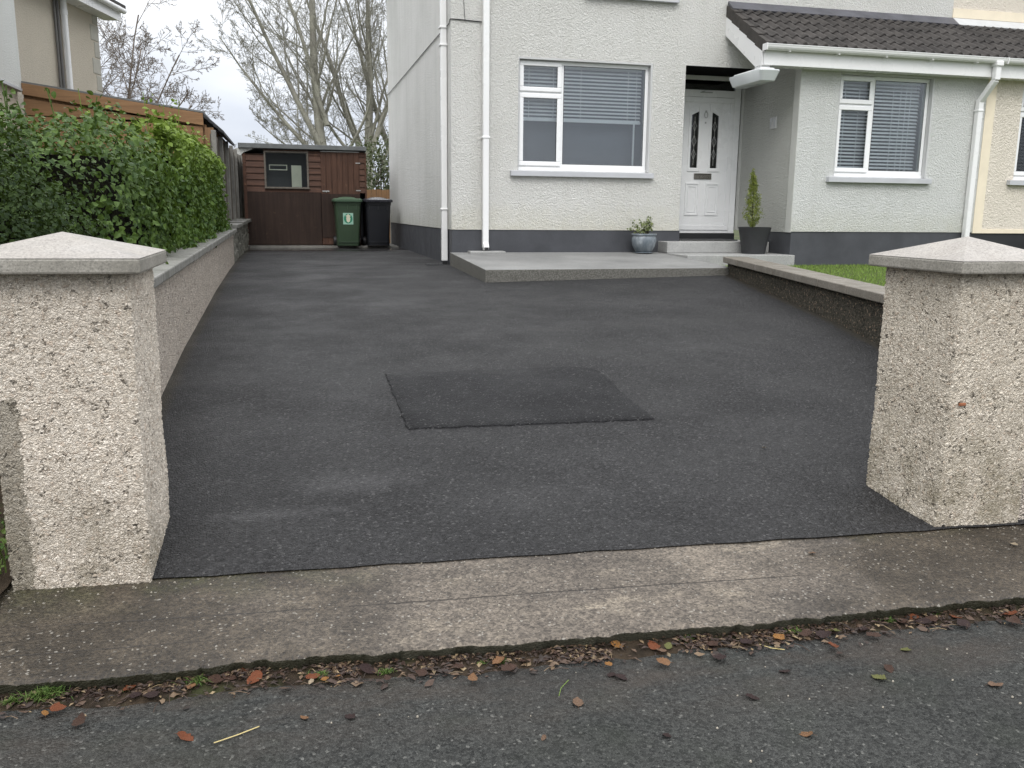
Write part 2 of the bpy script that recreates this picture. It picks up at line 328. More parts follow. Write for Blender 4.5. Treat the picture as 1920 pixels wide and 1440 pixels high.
def leafmat(name, a, b, rough=.45, trans=.12, spec=.45):
    t = NT(name)
    rnd = t.n('ShaderNodeNewGeometry').outputs['Random Per Island']
    base = t.mix(t.ramp(rnd, [(0, 0.), (1, 1.)]), a, b)
    m = t.fin(base, rough, None, spec)
    tr = t.n('ShaderNodeBsdfTranslucent', {0: t.mix(.5, base, (.2, .3, .03), 'MIX')})
    mx = t.n('ShaderNodeMixShader', {0: trans}); t.t.links.new(t.b.outputs[0], mx.inputs[1]); t.t.links.new(tr.outputs[0], mx.inputs[2])
    t.t.links.new(mx.outputs[0], t.o.inputs[0]); return m
M['leaf_ivy'] = leafmat('leaf_ivy', (.026, .056, .012), (.085, .140, .028), .5, .15, .22)
def privet():
    m_ = leafmat('leaf_privet', (.036, .078, .016), (.10, .165, .030), .5, .2, .25); nt = m_.node_tree
    # fresh lime growth grows in drifts along the top of the hedge
    b = next(n for n in nt.nodes if n.type == 'BSDF_PRINCIPLED'); src = b.inputs['Base Color'].links[0].from_socket
    tcn = nt.nodes.new('ShaderNodeTexCoord'); sx_ = nt.nodes.new('ShaderNodeSeparateXYZ'); nt.links.new(tcn.outputs['Object'], sx_.inputs[0])
    no = nt.nodes.new('ShaderNodeTexNoise'); no.inputs['Scale'].default_value = 2.2; nt.links.new(tcn.outputs['Object'], no.inputs['Vector'])
    ad = nt.nodes.new('ShaderNodeMath'); ad.operation = 'MULTIPLY_ADD'; ad.inputs[1].default_value = 1.2; nt.links.new(no.outputs[0], ad.inputs[0]); nt.links.new(sx_.outputs[2], ad.inputs[2])
    mr = nt.nodes.new('ShaderNodeMapRange'); mr.inputs[1].default_value = 1.75; mr.inputs[2].default_value = 2.35; nt.links.new(ad.outputs[0], mr.inputs[0])
    mx = nt.nodes.new('ShaderNodeMixRGB'); mx.inputs[2].default_value = (.17, .245, .038, 1); nt.links.new(mr.outputs[0], mx.inputs[0]); nt.links.new(src, mx.inputs[1]); nt.links.new(mx.outputs[0], b.inputs['Base Color'])
    return m_
M['leaf_privet'] = privet()
M['leaf_dark'] = leafmat('leaf_dark', (.010, .022, .007), (.036, .060, .016), .6, .08, .12)
M['leaf_pot'] = leafmat('leaf_pot', (.08, .11, .035), (.22, .25, .10), .5)
M['leaf_conifer'] = leafmat('leaf_conifer', (.10, .14, .022), (.24, .27, .05), .6)
M['leaf_back'] = leafmat('leaf_back', (.030, .042, .020), (.085, .10, .045), .6)
M['grass'] = leafmat('grass_blades', (.09, .17, .028), (.23, .33, .06), .6, .2)
M['grass_dull'] = leafmat('tuft_blades', (.035, .075, .014), (.11, .155, .04), .65, .1, .2)
M['twig'] = plain('twig_bark', (.055, .042, .03), .9, .3, 20)
M['hedge_core'] = plain('hedge_shade', (.010, .010, .006), .95, .35, 25, .05, 28, .05)  # near-black core colour paints the shade seen in gaps between leaves
def bark(name, a, b):
    t = NT(name)
    base = t.mix(t.ramp(t.noise(1.4, 6, .65), [(.38, 0.), (.62, 1.)]), a, b)
    return t.fin(base, .9, t.bump(t.noise(14, 5), .6, .02), .15)
M['bark'] = bark('tree_bark', (.31, .305, .25), (.22, .21, .18))
M['bark2'] = bark('small_tree_bark', (.15, .12, .10), (.19, .165, .135))

def tile_mat():
    t = NT('roof_tile')
    base = t.mix(t.ramp(t.noise(3.1, 5, .6), [(.35, 0.), (.7, 1.)]), (.036, .033, .031), (.074, .067, .062))
    s = t.noise(70, 3, .7); base = t.mix(t.ramp(s, [(.62, 0.), (.7, .5)]), base, (.2, .19, .17))
    return t.fin(base, .75, t.bump(s, .6, .004), .3)
M['tile'] = tile_mat()
M['verge'] = plain('verge_tile', (.055, .048, .042), .75, .2, 6, .002)
M['shed_upper'] = wood('shed_boards', (.125, .062, .040), (.050, .026, .018), 'x', .6, 1, (.19, .10, .06))
M['shed_door'] = wood('shed_door_boards', (.125, .064, .042), (.056, .029, .020), 'z', .6, 1, (.21, .12, .075))
M['shed_panel'] = wood('shed_ply', (.048, .029, .021), (.022, .013, .010), 'z', .5, .7, (.085, .052, .033))
M['felt'] = plain('roof_felt_edge', (.17, .18, .18), .7, .15, 5, .002)
M['grey_wood'] = wood('weathered_fence', (.20, .18, .155), (.10, .088, .072), 'z', .85, 1)
M['post'] = plain('fence_post_concrete', (.26, .25, .225), .85, .22, 4, .003)
M['stone'] = cap_stone('rubble_stone', (.26, .25, .215), (.11, .11, .09), 30)
M['orange_wood'] = wood('treated_timber', (.33, .19, .095), (.20, .11, .055), 'x', .55, .8)
M['back_fence'] = wood('brown_fence', (.30, .17, .085), (.17, .10, .055), 'z', .75, 1)
M['bin_green'] = plain('bin_green', (.046, .078, .044), .42, .10, 4)
M['bin_lid'] = plain('bin_green_lid', (.075, .13, .080), .4, .1, 5)
M['bin_black'] = plain('bin_black', (.014, .015, .019), .38, .1, 4)
M['bin_black_lid'] = plain('bin_black_lid', (.028, .028, .036), .3, .1, 4)
M['sticker'] = plain('sticker_green', (.03, .27, .16), .4, .05)
M['sticker_pale'] = plain('sticker_pale', (.42, .68, .55), .4, .1, 40)
M['sticker_cream'] = plain('sticker_cream', (.78, .76, .58), .4, .05)
def glazed():
    t = NT('glazed_pot')
    n = t.noise(7, 5, .6, co=t.map(scale=(1.5, 1.5, .7)))
    base = t.ramp(n, [(.3, (.10, .125, .145)), (.55, (.18, .205, .225)), (.72, (.34, .37, .39))])
    return t.fin(base, .25, None, .5)
M['pot_glaze'] = glazed()
M['pot_dark'] = plain('dark_planter', (.028, .029, .031), .55, .15, 5)
M['gold'] = plain('letterbox_steel', (.25, .235, .21), .3, .1, 30, 0, 60, .5, .8)
M['came'] = plain('lead_came', (.45, .45, .44), .4, .1)
M['diffuser'] = plain('light_diffuser', (.62, .65, .65), .2, .04, 4)
M['blind'] = plain('blind_slat', (.90, .90, .90), .45, .03, 2)
M['net'] = plain('roller_sheet', (.17, .18, .20), .8, .06, 2)
M['room'] = plain('room_wall', (.13, .135, .15), .9, .06, 1)
M['room_dark'] = plain('room_dark', (.035, .037, .04), .9, .1, 1)
M['card'] = plain('pale_card', (.92, .92, .80), .8, .05)
M['brick_chip'] = plain('brick_chip', (.30, .11, .05), .9, .2, 60)
def glass(name, fac, tint=(.93, .96, .97)):
    t = NT(name); t.t.nodes.remove(t.b)
    lw = t.n('ShaderNodeFresnel', {0: 1.5}).outputs[0]
    f = t.math('ADD', t.math('MULTIPLY', lw, 1.0), fac, True)
    g = t.n('ShaderNodeBsdfGlossy', {0: (1, 1, 1), 'Roughness': .02}); tr = t.n('ShaderNodeBsdfTransparent', {0: tint})
    mx = t.n('ShaderNodeMixShader', {0: f}); t.t.links.new(tr.outputs[0], mx.inputs[1]); t.t.links.new(g.outputs[0], mx.inputs[2])
    t.t.links.new(mx.outputs[0], t.o.inputs[0]); return t.m
M['glass'] = glass('window_glass', .045)
M['glass_b'] = glass('bay_glass', -.015)
M['glass_s'] = glass('shed_glass', -.035, (.95, .97, .95))
M['glass_dark'] = glass('dark_glass', .02, (.5, .52, .54))

# ------------------------------------------------------------------ mesh helper
def wloc(o):
    l = Vector((0, 0, 0))
    while o is not None: l += o.location; o = o.parent
    return l
def empty(name, loc, label, cat, group=None):
    o = bpy.data.objects.new(name, None); C.objects.link(o); o.location = loc; o.empty_display_size = .2
    return tag(o, label, cat, group)
def tag(o, label=None, cat=None, group=None, kind=None):
    if label: o['label'] = label
    if cat: o['category'] = cat
    if group: o['group'] = group
    if kind: o['kind'] = kind
    return o
class MB:
    def __init__(s): s.v = []; s.f = []
    def add(s, vs, fs):
        b = len(s.v); s.v += [tuple(map(float, p)) for p in vs]; s.f += [tuple(b+i for i in f) for f in fs]; return s
    def box(s, x0, x1, y0, y1, z0, z1):
        return s.add([(x0, y0, z0), (x1, y0, z0), (x1, y1, z0), (x0, y1, z0), (x0, y0, z1), (x1, y0, z1), (x1, y1, z1), (x0, y1, z1)],
                     [(3, 2, 1, 0), (4, 5, 6, 7), (0, 1, 5, 4), (1, 2, 6, 5), (2, 3, 7, 6), (3, 0, 4, 7)])
    def hexa(s, p):   # 4 bottom, 4 top
        return s.add(p, [(3, 2, 1, 0), (4, 5, 6, 7), (0, 1, 5, 4), (1, 2, 6, 5), (2, 3, 7, 6), (3, 0, 4, 7)])
    def bar(s, a, b, w, h, up=(0, 0, 1)):
        a = Vector(a); b = Vector(b); d = (b-a).normalized(); upv = Vector(up)
        x = d.cross(upv)
        if x.length < 1e-4: x = d.cross(Vector((1, 0, 0)))
        x.normalize(); y = x.cross(d).normalized(); x *= w/2; y *= h/2
        return s.hexa([a-x-y, a+x-y, b+x-y, b-x-y, a-x+y, a+x+y, b+x+y, b-x+y])
    def tube(s, pts, rad, n=8, cap=True):
        pts = [Vector(p) for p in pts]; rad = rad if isinstance(rad, (list, tuple)) else [rad]*len(pts)
        b = len(s.v); ref = None
        for i, p in enumerate(pts):
            d = (pts[min(i+1, len(pts)-1)]-pts[max(i-1, 0)]).normalized()
            if ref is None: ref = d.orthogonal().normalized()
            x = (ref-d*ref.dot(d)); x = x.normalized() if x.length > 1e-5 else d.orthogonal().normalized(); ref = x; y = d.cross(x)
            for k in range(n):
                a = 2*math.pi*k/n; s.v.append(tuple(p+(x*math.cos(a)+y*math.sin(a))*rad[i]))
        for i in range(len(pts)-1):
            for k in range(n):
                k2 = (k+1) % n; s.f.append((b+i*n+k, b+i*n+k2, b+(i+1)*n+k2, b+(i+1)*n+k))
        if cap: s.f.append(tuple(b+k for k in range(n))[::-1]); s.f.append(tuple(b+(len(pts)-1)*n+k for k in range(n)))
        return s
    def prism(s, poly, axis, a0, a1):
        n = len(poly)
        def P(p, a): return {'x': (a, p[0], p[1]), 'y': (p[0], a, p[1]), 'z': (p[0], p[1], a)}[axis]
        vs = [P(p, a0) for p in poly]+[P(p, a1) for p in poly]
        return s.add(vs, [tuple(range(n))[::-1], tuple(range(n, 2*n))]+[(i, (i+1) % n, n+(i+1) % n, n+i) for i in range(n)])
    def lathe(s, prof, c, n=32):
        b = len(s.v)
        for r, z in prof:
            for k in range(n):
                a = 2*math.pi*k/n; s.v.append((c[0]+r*math.cos(a), c[1]+r*math.sin(a), c[2]+z))
        for i in range(len(prof)-1):
            for k in range(n):
                k2 = (k+1) % n; s.f.append((b+i*n+k, b+i*n+k2, b+(i+1)*n+k2, b+(i+1)*n+k))
        s.f.append(tuple(b+k for k in range(n))[::-1]); s.f.append(tuple(b+(len(prof)-1)*n+k for k in range(n))); return s
    def loft(s, secs):
        b = len(s.v); n = len(secs[0])
        for q in secs: s.v += [tuple(p) for p in q]
        for i in range(len(secs)-1):
            for k in range(n):
                k2 = (k+1) % n; s.f.append((b+i*n+k, b+i*n+k2, b+(i+1)*n+k2, b+(i+1)*n+k))
        s.f.append(tuple(b+k for k in range(n))[::-1]); s.f.append(tuple(b+(len(secs)-1)*n+k for k in range(n))); return s
    def wall(s, axis, p, a0, a1, z0, z1, holes, depth, step=None):
        """vertical wall sheet with openings and reveals; axis 'y': plane y=p facing -y, 'x': plane x=p facing -x"""
        A = sorted({a0, a1}|{h[0] for h in holes}|{h[1] for h in holes}); Z = sorted({z0, z1}|{h[2] for h in holes}|{h[3] for h in holes})
        P = (lambda a, d, z: (a, p+d, z)) if axis == 'y' else (lambda a, d, z: (p+d, a, z))
        for i in range(len(A)-1):
            for j in range(len(Z)-1):
                ca, cz = (A[i]+A[i+1])/2, (Z[j]+Z[j+1])/2
                if any(h[0] < ca < h[1] and h[2] < cz < h[3] for h in holes): continue
                s.add([P(A[i], 0, Z[j]), P(A[i+1], 0, Z[j]), P(A[i+1], 0, Z[j+1]), P(A[i], 0, Z[j+1])], [(0, 1, 2, 3)])
        for (x0, x1, y0, y1) in holes:
            q = [P(x0, 0, y0), P(x1, 0, y0), P(x1, 0, y1), P(x0, 0, y1), P(x0, depth, y0), P(x1, depth, y0), P(x1, depth, y1), P(x0, depth, y1)]
            s.add(q, [(0, 4, 5, 1), (1, 5, 6, 2), (2, 6, 7, 3), (3, 7, 4, 0)])
        return s
    def build(s, name, mat, parent=None, origin=None, bevel=0, smooth=False, segs=2, autos=False):
        o0 = wloc(parent) if parent is not None else Vector((0, 0, 0))
        oo = Vector(origin) if origin is not None else o0
        me = bpy.data.meshes.new(name); v = np.array(s.v)-np.array(oo); me.from_pydata(v.tolist(), [], s.f); me.update()
        me.materials.append(mat)
        o = bpy.data.objects.new(name, me); C.objects.link(o)
        if parent is not None: o.parent = parent; o.location = oo-o0
        else: o.location = oo
        if smooth: me.polygons.foreach_set('use_smooth', [True]*len(me.polygons))
        if autos:
            me.polygons.foreach_set('use_smooth', [True]*len(me.polygons)); me.set_sharp_from_angle(angle=R(38))
        if bevel:
            b = o.modifiers.new('bevel', 'BEVEL'); b.width = bevel; b.segments = segs; b.limit_method = 'ANGLE'; b.angle_limit = R(35)
        return o
def rr(cx, cy, w, d, r, z, n=4):
    pts = []
    for (sx, sy, a0) in ((1, 1, 0), (-1, 1, 90), (-1, -1, 180), (1, -1, 270)):
        for k in range(n+1):
            a = R(a0+90*k/n); pts.append((cx+sx*(w/2-r)+r*math.cos(a), cy+sy*(d/2-r)+r*math.sin(a), z))
    return pts

# ------------------------------------------------------------------ ground levels
def drive_z(x, y):
    z = np.interp(y, [2.4, 3.1, 3.3, 4, 5.68, 6.86, 8.7, 10, 12.35, 13.5, 18.7, 20], [-1.352, -1.352, -1.349, -1.29, -1.125, -1.03, -.94, -.87, -.80, -.775, -.76, -.755])
    t = np.interp(y, [3.3, 6, 10, 12.35, 13.5], [0, .02, .02, .015, .006])
    return z+t*(np.clip(x, -.8, 5.5)+.8)
KX = [-6, -.877, -.5, -.162, .196, .661, 1.267, 1.474, 2.084, 2.586, 9]
KY = [2.92, 2.645, 2.613, 2.624, 2.593, 2.55, 2.522, 2.503, 2.49, 2.471, 2.20]
def kerb_y(x): return float(np.interp(x, KX, KY))
def edge_y(x): return 3.243-.0585*x          # where the tarmac meets the concrete
def grid(xs, ys, zf):
    m = MB(); nx, ny = len(xs), len(ys)
    m.v = [(x, y, float(zf(x, y))) for y in ys for x in xs]
    m.f = [(j*nx+i, j*nx+i+1, (j+1)*nx+i+1, (j+1)*nx+i) for j in range(ny-1) for i in range(nx-1)]
    return m
gx = list(-np.geomspace(400, 3, 14))+list(np.linspace(-2.5, 12, 24))+list(np.geomspace(14, 400, 14))
gy = list(-np.geomspace(400, 8, 12))+[-4.6, -4.4, 0, 2.5, 2.8, 3.0, 3.3, 4, 5, 6, 7, 8, 9, 10, 11, 12, 13, 14, 16, 18, 20]+list(np.geomspace(22, 400, 16))
def ground_z(x, y):
    if y < -4.5: return -1.50+.1
    if y < 2.6: return -1.52
    return float(drive_z(-.8, y))-.06
tag(grid(gx, gy, ground_z).build('ground', M['ground'], smooth=True), kind='structure')
rx = np.concatenate([np.linspace(-60, -4, 10), np.linspace(-3, 6, 40), np.linspace(7, 60, 10)])
tag(grid(rx, [-4.4, -3, -1, 0, 1, 2, 2.6, 3.0], lambda x, y: -1.432-.02*max(0, 2.6-y)*0).build('road', M['road'], smooth=True), kind='structure')
# driveway sheet
dys = list(np.linspace(3.0, 8, 36))+list(np.linspace(8.3, 18.75, 36))
dm = MB(); nx = 40
for iy, y in enumerate(dys):
    for i in range(nx):
        xl = -1.0; xr = 5.45 if y < 12.3 else 2.4
        x = xl+(xr-xl)*i/(nx-1)
        yy = y
        if iy == 0: yy = edge_y(x)+.004*math.sin(x*23)+.003*math.sin(x*61+1)
        elif iy < 8: yy = y+(edge_y(x)-3.0)*(1-iy/8)
        dm.v.append((x, yy, float(drive_z(x, yy))+(.001 if iy == 0 else .006)))
dm.f = [(j*nx+i, j*nx+i+1, (j+1)*nx+i+1, (j+1)*nx+i) for j in range(len(dys)-1) for i in range(nx-1)]
tag(dm.build('driveway', M['drive'], smooth=True), kind='structure')
# darker infill patch: slightly proud, ragged edge
pm = MB(); outline = [(.587, 5.826), (1.28, 5.78), (1.90, 5.745), (2.02, 5.66), (2.045, 5.5), (2.03, 5.147), (2.045, 4.65), (1.3, 4.69), (.598, 4.734), (.59, 5.2)]
ring = []
for i in range(len(outline)):
    a, b = outline[i], outline[(i+1) % len(outline)]; L = math.dist(a, b); n = max(2, int(L/.03))
    for k in range(n):
        t = k/n; ring.append((a[0]+(b[0]-a[0])*t+random.uniform(-.008, .008), a[1]+(b[1]-a[1])*t+random.uniform(-.008, .008)))
cx_, cy_ = 1.3, 5.23
rings = [1, .993, .8, .6, .4, .2]
for q, s_ in enumerate(rings):
    for (x, y) in ring:
        X = cx_+(x-cx_)*s_; Y = cy_+(y-cy_)*s_; pm.v.append((X, Y, float(drive_z(X, Y))+(.005 if q == 0 else .015)))
n = len(ring)
for q in range(len(rings)-1):
    for i in range(n): j = (i+1) % n; pm.f.append((q*n+i, q*n+j, (q+1)*n+j, (q+1)*n+i))
pm.f.append(tuple((len(rings)-1)*n+i for i in range(n)))
tag(pm.build('tarmac_patch', M['patch'], smooth=True), kind='structure')
# concrete apron / footpath with a broken front edge
am = MB(); xs = np.arange(-3.4, 6.6, .012); rows = []
def jag(x): return .018*noise.noise(Vector((x*7, 0, 0)))+.013*noise.noise(Vector((x*26, 3, 0)))+.022*max(0, noise.noise(Vector((x*4.3, 8, 0)))-.32)*(1+noise.noise(Vector((x*40, 3, 0))))+.009*noise.noise(Vector((x*62, 5, 0)))
for x in xs:
    ky = kerb_y(x)+jag(x); dz = .004*noise.noise(Vector((x*20, 1, 0)))
    col = [(x, ky+.028+.02*noise.noise(Vector((x*11, 9, 0))), -1.45), (x, ky+.016+.014*noise.noise(Vector((x*17, 7, 0))), -1.415), (x, ky+.003, -1.391+dz), (x, ky+.002, -1.383+dz), (x, ky+.012, -1.376+dz*.5), (x, ky+.04, -1.3745)]
    for y in (2.75, 2.85, 2.95, 3.05, 3.15, 3.3, 3.5, 3.95):
        yy = max(y, ky+.06); col.append((x, yy, -1.374+.02*min(1, max(0, (yy-2.6)/.65))+.002*noise.noise(Vector((x*2, yy*3, 0)))))
    rows.append(col)
k = len(rows[0]); am.v = [p for c in rows for p in c]
am.f = [(i*k+j, (i+1)*k+j, (i+1)*k+j+1, i*k+j+1) for i in range(len(rows)-1) for j in range(k-1)]
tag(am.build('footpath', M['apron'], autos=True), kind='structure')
# soil and moss lying in the gutter against the kerb
sm = MB(); xs = np.arange(-3.2, 6.4, .015); nr = 9
for x in xs:
    wdt = .055+.030*noise.noise(Vector((x*3, 2, 0)))+.03*noise.noise(Vector((x*11, 4, 0)))+.012*noise.noise(Vector((x*37, 4, 0)))+(.02 if x < 1.2 else 0)
    for j in range(nr):
        t = j/(nr-1); y = kerb_y(x)+.05-(wdt+.05)*t
        h = (1-t)**.8*.012*(1+.8*noise.noise(Vector((x*14, y*14, 2))))+.006*noise.noise(Vector((x*45, y*45, 2)))*(1-t)
        sm.v.append((x, y, -1.4345+max(0, h)+(.004 if j < nr-1 else 0)))
sm.f = [(i*nr+j, i*nr+j+1, (i+1)*nr+j+1, (i+1)*nr+j) for i in range(len(xs)-1) for j in range(nr-1)]
tag(sm.build('gutter_soil', M['soil'], smooth=True), kind='structure')
# verge left of the left pillar
vg = grid(np.linspace(-6, -1.03, 60), np.linspace(3.12, 8, 60), lambda x, y: float(drive_z(-.8, y))+.02+.03*noise.noise(Vector((x*4, y*4, 0))))
tag(vg.build('planting_bed', M['soil'], smooth=True), kind='structure')
# lawn right of the low wall
lw = grid(np.linspace(4.15, 13, 40), np.linspace(3.45, 11.46, 40), lambda x, y: -.715+.008*noise.noise(Vector((x, y, 0))))
lw.v = [((max(x, 4.08+(y-3.4)*.1985)), y, z) for x, y, z in lw.v]
tag(lw.build('lawn', M['lawn'], smooth=True), kind='structure')

def blades(m, x, y, z, h, wd, lean, nseg=2):
    a = random.uniform(0, 6.283); dx, dy = math.cos(a), math.sin(a); px, py = -dy*wd/2, dx*wd/2
    b = len(m.v)
    for k in range(nseg):
        t = k/nseg; o = lean*t*t
        m.v += [(x+dx*o-px*(1-t*.4), y+dy*o-py*(1-t*.4), z+h*t), (x+dx*o+px*(1-t*.4), y+dy*o+py*(1-t*.4), z+h*t)]
    m.v.append((x+dx*lean, y+dy*lean, z+h*(1-.25*abs(lean)/max(h, .01))))
    for k in range(nseg-1): m.f.append((b+2*k, b+2*k+1, b+2*k+3, b+2*k+2))
    m.f.append((b+2*nseg-2, b+2*nseg-1, b+2*nseg))
gm = MB()
for _ in range(26000):
    y = random.uniform(5.6, 11.3); x = random.uniform(0, 1)*(9.2-(4.6+(y-5.9)*.2))+4.6+(y-5.9)*.2
    blades(gm, x, y, -.717, random.uniform(.015, .045), .006, random.uniform(-.02, .02), 1)
tag(gm.build('lawn_grass', M['grass']), 'short green lawn grass beyond the low brown wall by the bay window', 'grass', kind='stuff')

# ------------------------------------------------------------------ patio and step
pt = MB()
def pz(y): return -.565-(12.35-y)*.0395
pt.hexa([(2.19, 9.99, -1.0), (5.36, 9.99, -1.0), (5.36, 12.34, -1.0), (2.19, 12.34, -1.0), (2.19, 9.99, pz(9.99)), (5.36, 9.99, pz(9.99)+.006), (5.36, 12.34, -.565), (2.19, 12.34, -.565)])
tag(pt.build('patio', M['patio'], bevel=.008), kind='structure')
pt = MB(); pt.box(5.362, 7.04, 11.33, 12.34, -.9, -.566)
tag(pt.build('patio_slab', M['step'], bevel=.008), kind='structure')

# ------------------------------------------------------------------ the house
house = empty('house', (2.215, 12.35, -.75), 'grey white pebble dashed house with white door, bay and tiled porch roof', 'house')
HX0, HY, PX = 2.215, 12.35, 10.12
ZP = -.247      # top of plinth
W1 = (3.167, 5.165, .588, 2.118); DR = (5.68, 7.02, -2, 2.12)
UW = (4.2, 5.45, 3.03, 4.2)
m = MB(); m.wall('y', HY, HX0, PX, ZP, 5.2, [W1, (5.68, 7.02, ZP-1, 2.12)], .11)
# remove nothing else: the doorway reaches the floor, so rebuild its sheet
m = MB()
m.wall('y', HY, HX0, 5.68, ZP, 5.2, [W1, (4.2, 5.45, 3.03, 4.2)], .11)
m.add([(5.68, HY, 2.12), (7.02, HY, 2.12), (7.02, HY, 5.2), (5.68, HY, 5.2)], [(0, 1, 2, 3)])
m.add([(7.02, HY, 1.9), (PX, HY, 1.9), (PX, HY, 5.2), (7.02, HY, 5.2)], [(0, 1, 2, 3)])
m.build('wall', M['house_wall'], house)
m = MB()   # recess: left cheek and ceiling
m.add([(5.68, HY, ZP), (5.68, 13.2, ZP), (5.68, 13.2, 2.12), (5.68, HY, 2.12)], [(0, 1, 2, 3)])
c_ = MB(); c_.add([(5.68, HY, 2.12), (5.68, 13.2, 2.12), (7.02, 13.2, 2.12), (7.02, HY, 2.12)], [(0, 1, 2, 3)]); c_.build('porch_ceiling', M['soffit_shade'], house)  # ceiling of the recess, its shade put into the colour
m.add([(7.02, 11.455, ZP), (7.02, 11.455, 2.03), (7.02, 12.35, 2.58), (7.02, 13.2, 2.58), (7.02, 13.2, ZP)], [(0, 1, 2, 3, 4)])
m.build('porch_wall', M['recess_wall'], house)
m = MB(); m.box(7.012, 7.021, 11.451, 11.60, ZP, 2.02); m.build('corner_bead', M['bead'], house)
m = MB(); m.box(7.012, 7.0205, 13.04, 13.12, ZP, 2.10); m.build('corner_bead', M['bead'], house)
m = MB(); m.wall('x', HX0, HY, 20.2, ZP, 5.2, [], .1); m.f = [f[::-1] for f in m.f]
m.add([(HX0, 20.2, -.9), (PX, 20.2, -.9), (PX, 20.2, 5.2), (HX0, 20.2, 5.2)], [(3, 2, 1, 0)])
m.build('gable_wall', M['gable_wall'], house)
# bay
BY = 11.45; BW = (7.64, 9.205, .552, 1.99)
m = MB(); m.wall('y', BY, 7.018, PX, ZP+.012, 2.03, [BW], .11); m.build('bay_wall', M['bay_wall'], house)
# plinths
for b_ in ((2.225, 5.70, 12.36, 12.5, -.95, ZP), (2.224, 2.4, 12.37, 20.1, -.95, ZP+.0005), (7.03, 7.3, 11.47, 12.9, -.95, ZP), (7.031, PX-.002, 11.462, 11.7, -.95, ZP+.010)):
    m = MB(); m.box(*b_); m.build('plinth', M['plinth'], house)
# main roof over the upper floor (out of view)
m = MB(); m.prism([(11.9, 5.1), (20.6, 5.1), (16.2, 8.2)], 'x', 1.95, PX); m.build('main_roof', M['tile'], house)

def blind(parent, x0, x1, y, z0, z1, pitch=.046, tilt=36, cords=()):
    m = MB()
    n_ = int((z1-z0)/pitch); dy = .0175*math.cos(R(tilt)); dz = .0175*math.sin(R(tilt))
    for i in range(n_):
        z = z1-.03-i*pitch; sag = random.uniform(-.0015, .0015)
        m.hexa([(x0, y-dy, z-dz+sag-.0013), (x1, y-dy, z-dz-sag-.0013), (x1, y+dy, z+dz-.0013), (x0, y+dy, z+dz-.0013),
                (x0, y-dy, z-dz+sag+.0013), (x1, y-dy, z-dz-sag+.0013), (x1, y+dy, z+dz+.0013), (x0, y+dy, z+dz+.0013)])
    m.box(x0, x1, y-.02, y+.02, z1-.02, z1); m.box(x0, x1, y-.018, y+.018, z0-.012, z0+.02)
    for c in cords: m.box(c-.0025, c+.0025, y-.026, y-.022, z0, z1)
    return m.build('blind', M['blind'], parent)
def frame_ring(m, x0, x1, z0, z1, t, y0, y1):
    m.box(x0, x1, y0, y1, z0, z0+t); m.box(x0, x1, y0, y1, z1-t, z1)
    m.box(x0, x0+t, y0, y1, z0+t, z1-t); m.box(x1-t, x1, y0, y1, z0+t, z1-t)
def window(parent, x0, x1, z0, z1, yw, split, label=None, glassm='glass', roomm='room', blind_to=None, sillx=.11, sillz=(.085), base=True, opener=True):
    y = yw+.075
    f = MB(); t = .055
    frame_ring(f, x0+.012, x1-.03, z0+.05, z1-.025, t, y, y+.06)
    f.box(x0+.012, x1-.03, y-.012, y+.06, z0+.002, z0+.049)
    sx = x0+split
    f.box(sx-.03, sx+.03, y+.001, y+.059, z0+.05+t, z1-.025-t)
    o = f.build('window', M['upvc'], parent, bevel=.005)
    if label: o['label'] = label
    zs = z0+(z1-z0)*.70
    pan = []
    if opener:
        s = MB(); s.box(x0+.012+t, sx-.03, y+.002, y+.058, zs-.03, zs+.03); s.build('transom', M['upvc'], o, bevel=.004)
        for (a, b) in ((z0+.05, zs+.004), (zs-.004, z1-.025)):
            q = MB(); frame_ring(q, x0+.03, sx-.008, a+.018, b-.016, .062, y-.022, y+.0); q.build('sash', M['upvc'], o, bevel=.009, segs=3)
            pan.append((x0+.085, sx-.062, a+.07, b-.068))
    else: pan.append((x0+.06, sx-.03, z0+.1, z1-.08))
    pan.append((sx+.028, x1-.085, z0+.10, z1-.08))
    for (a, b, c_, d_) in pan:
        g = MB(); g.box(a-.01, b+.01, y+.004, y+.022, c_-.01, d_+.01)
        # thin black gasket
        g.build('pane', M[glassm], o)
        k_ = MB(); frame_ring(k_, a-.002, b+.002, c_-.002, d_+.002, .006, y-.001, y+.003); k_.build('seal', M['dark'], o)
    s = MB(); s.hexa([(x0-sillx, yw-.07, z0-.082), (x1+.055, yw-.07, z0-.082), (x1+.055, yw+.10, z0-.075), (x0-sillx, yw+.10, z0-.075),
                      (x0-sillx, yw-.07, z0-.010), (x1+.055, yw-.07, z0-.010), (x1+.055, yw+.085, z0+.004), (x0-sillx, yw+.085, z0+.004)])
    s.build('sill', M['sill'], o, bevel=.004)
    r = MB(); yb = y+.065   # room behind the glass
    X0, X1, Z0, Z1, YB = x0-.4, x1+.4, z0-.6, z1+.2, yb+1.6
    r.add([(X0, yb, Z0), (X1, yb, Z0), (X1, YB, Z0), (X0, YB, Z0), (X0, yb, Z1), (X1, yb, Z1), (X1, YB, Z1), (X0, YB, Z1)],
          [(0, 1, 2, 3), (7, 6, 5, 4), (3, 2, 6, 7), (0, 3, 7, 4), (2, 1, 5, 6)])
    r.build('room', M[roomm], o)
    if blind_to is not None:
        blind(o, x0+.05, x1-.09, y+.13, blind_to, z1-.06, .050, 46, (x0+.2, x0+split*.86, x0+split+.32, x1-.3, x1-.17) if blind_to > z0+.3 else (x0+.22, x0+split*.75, x0+split+.42, x1-.42, x1-.33, x1-.25))
    return o
wA = window(house, *W1, HY, .655, 'wide white window left of the door with its blind half raised', blind_to=1.30, roomm='room', glassm='glass')
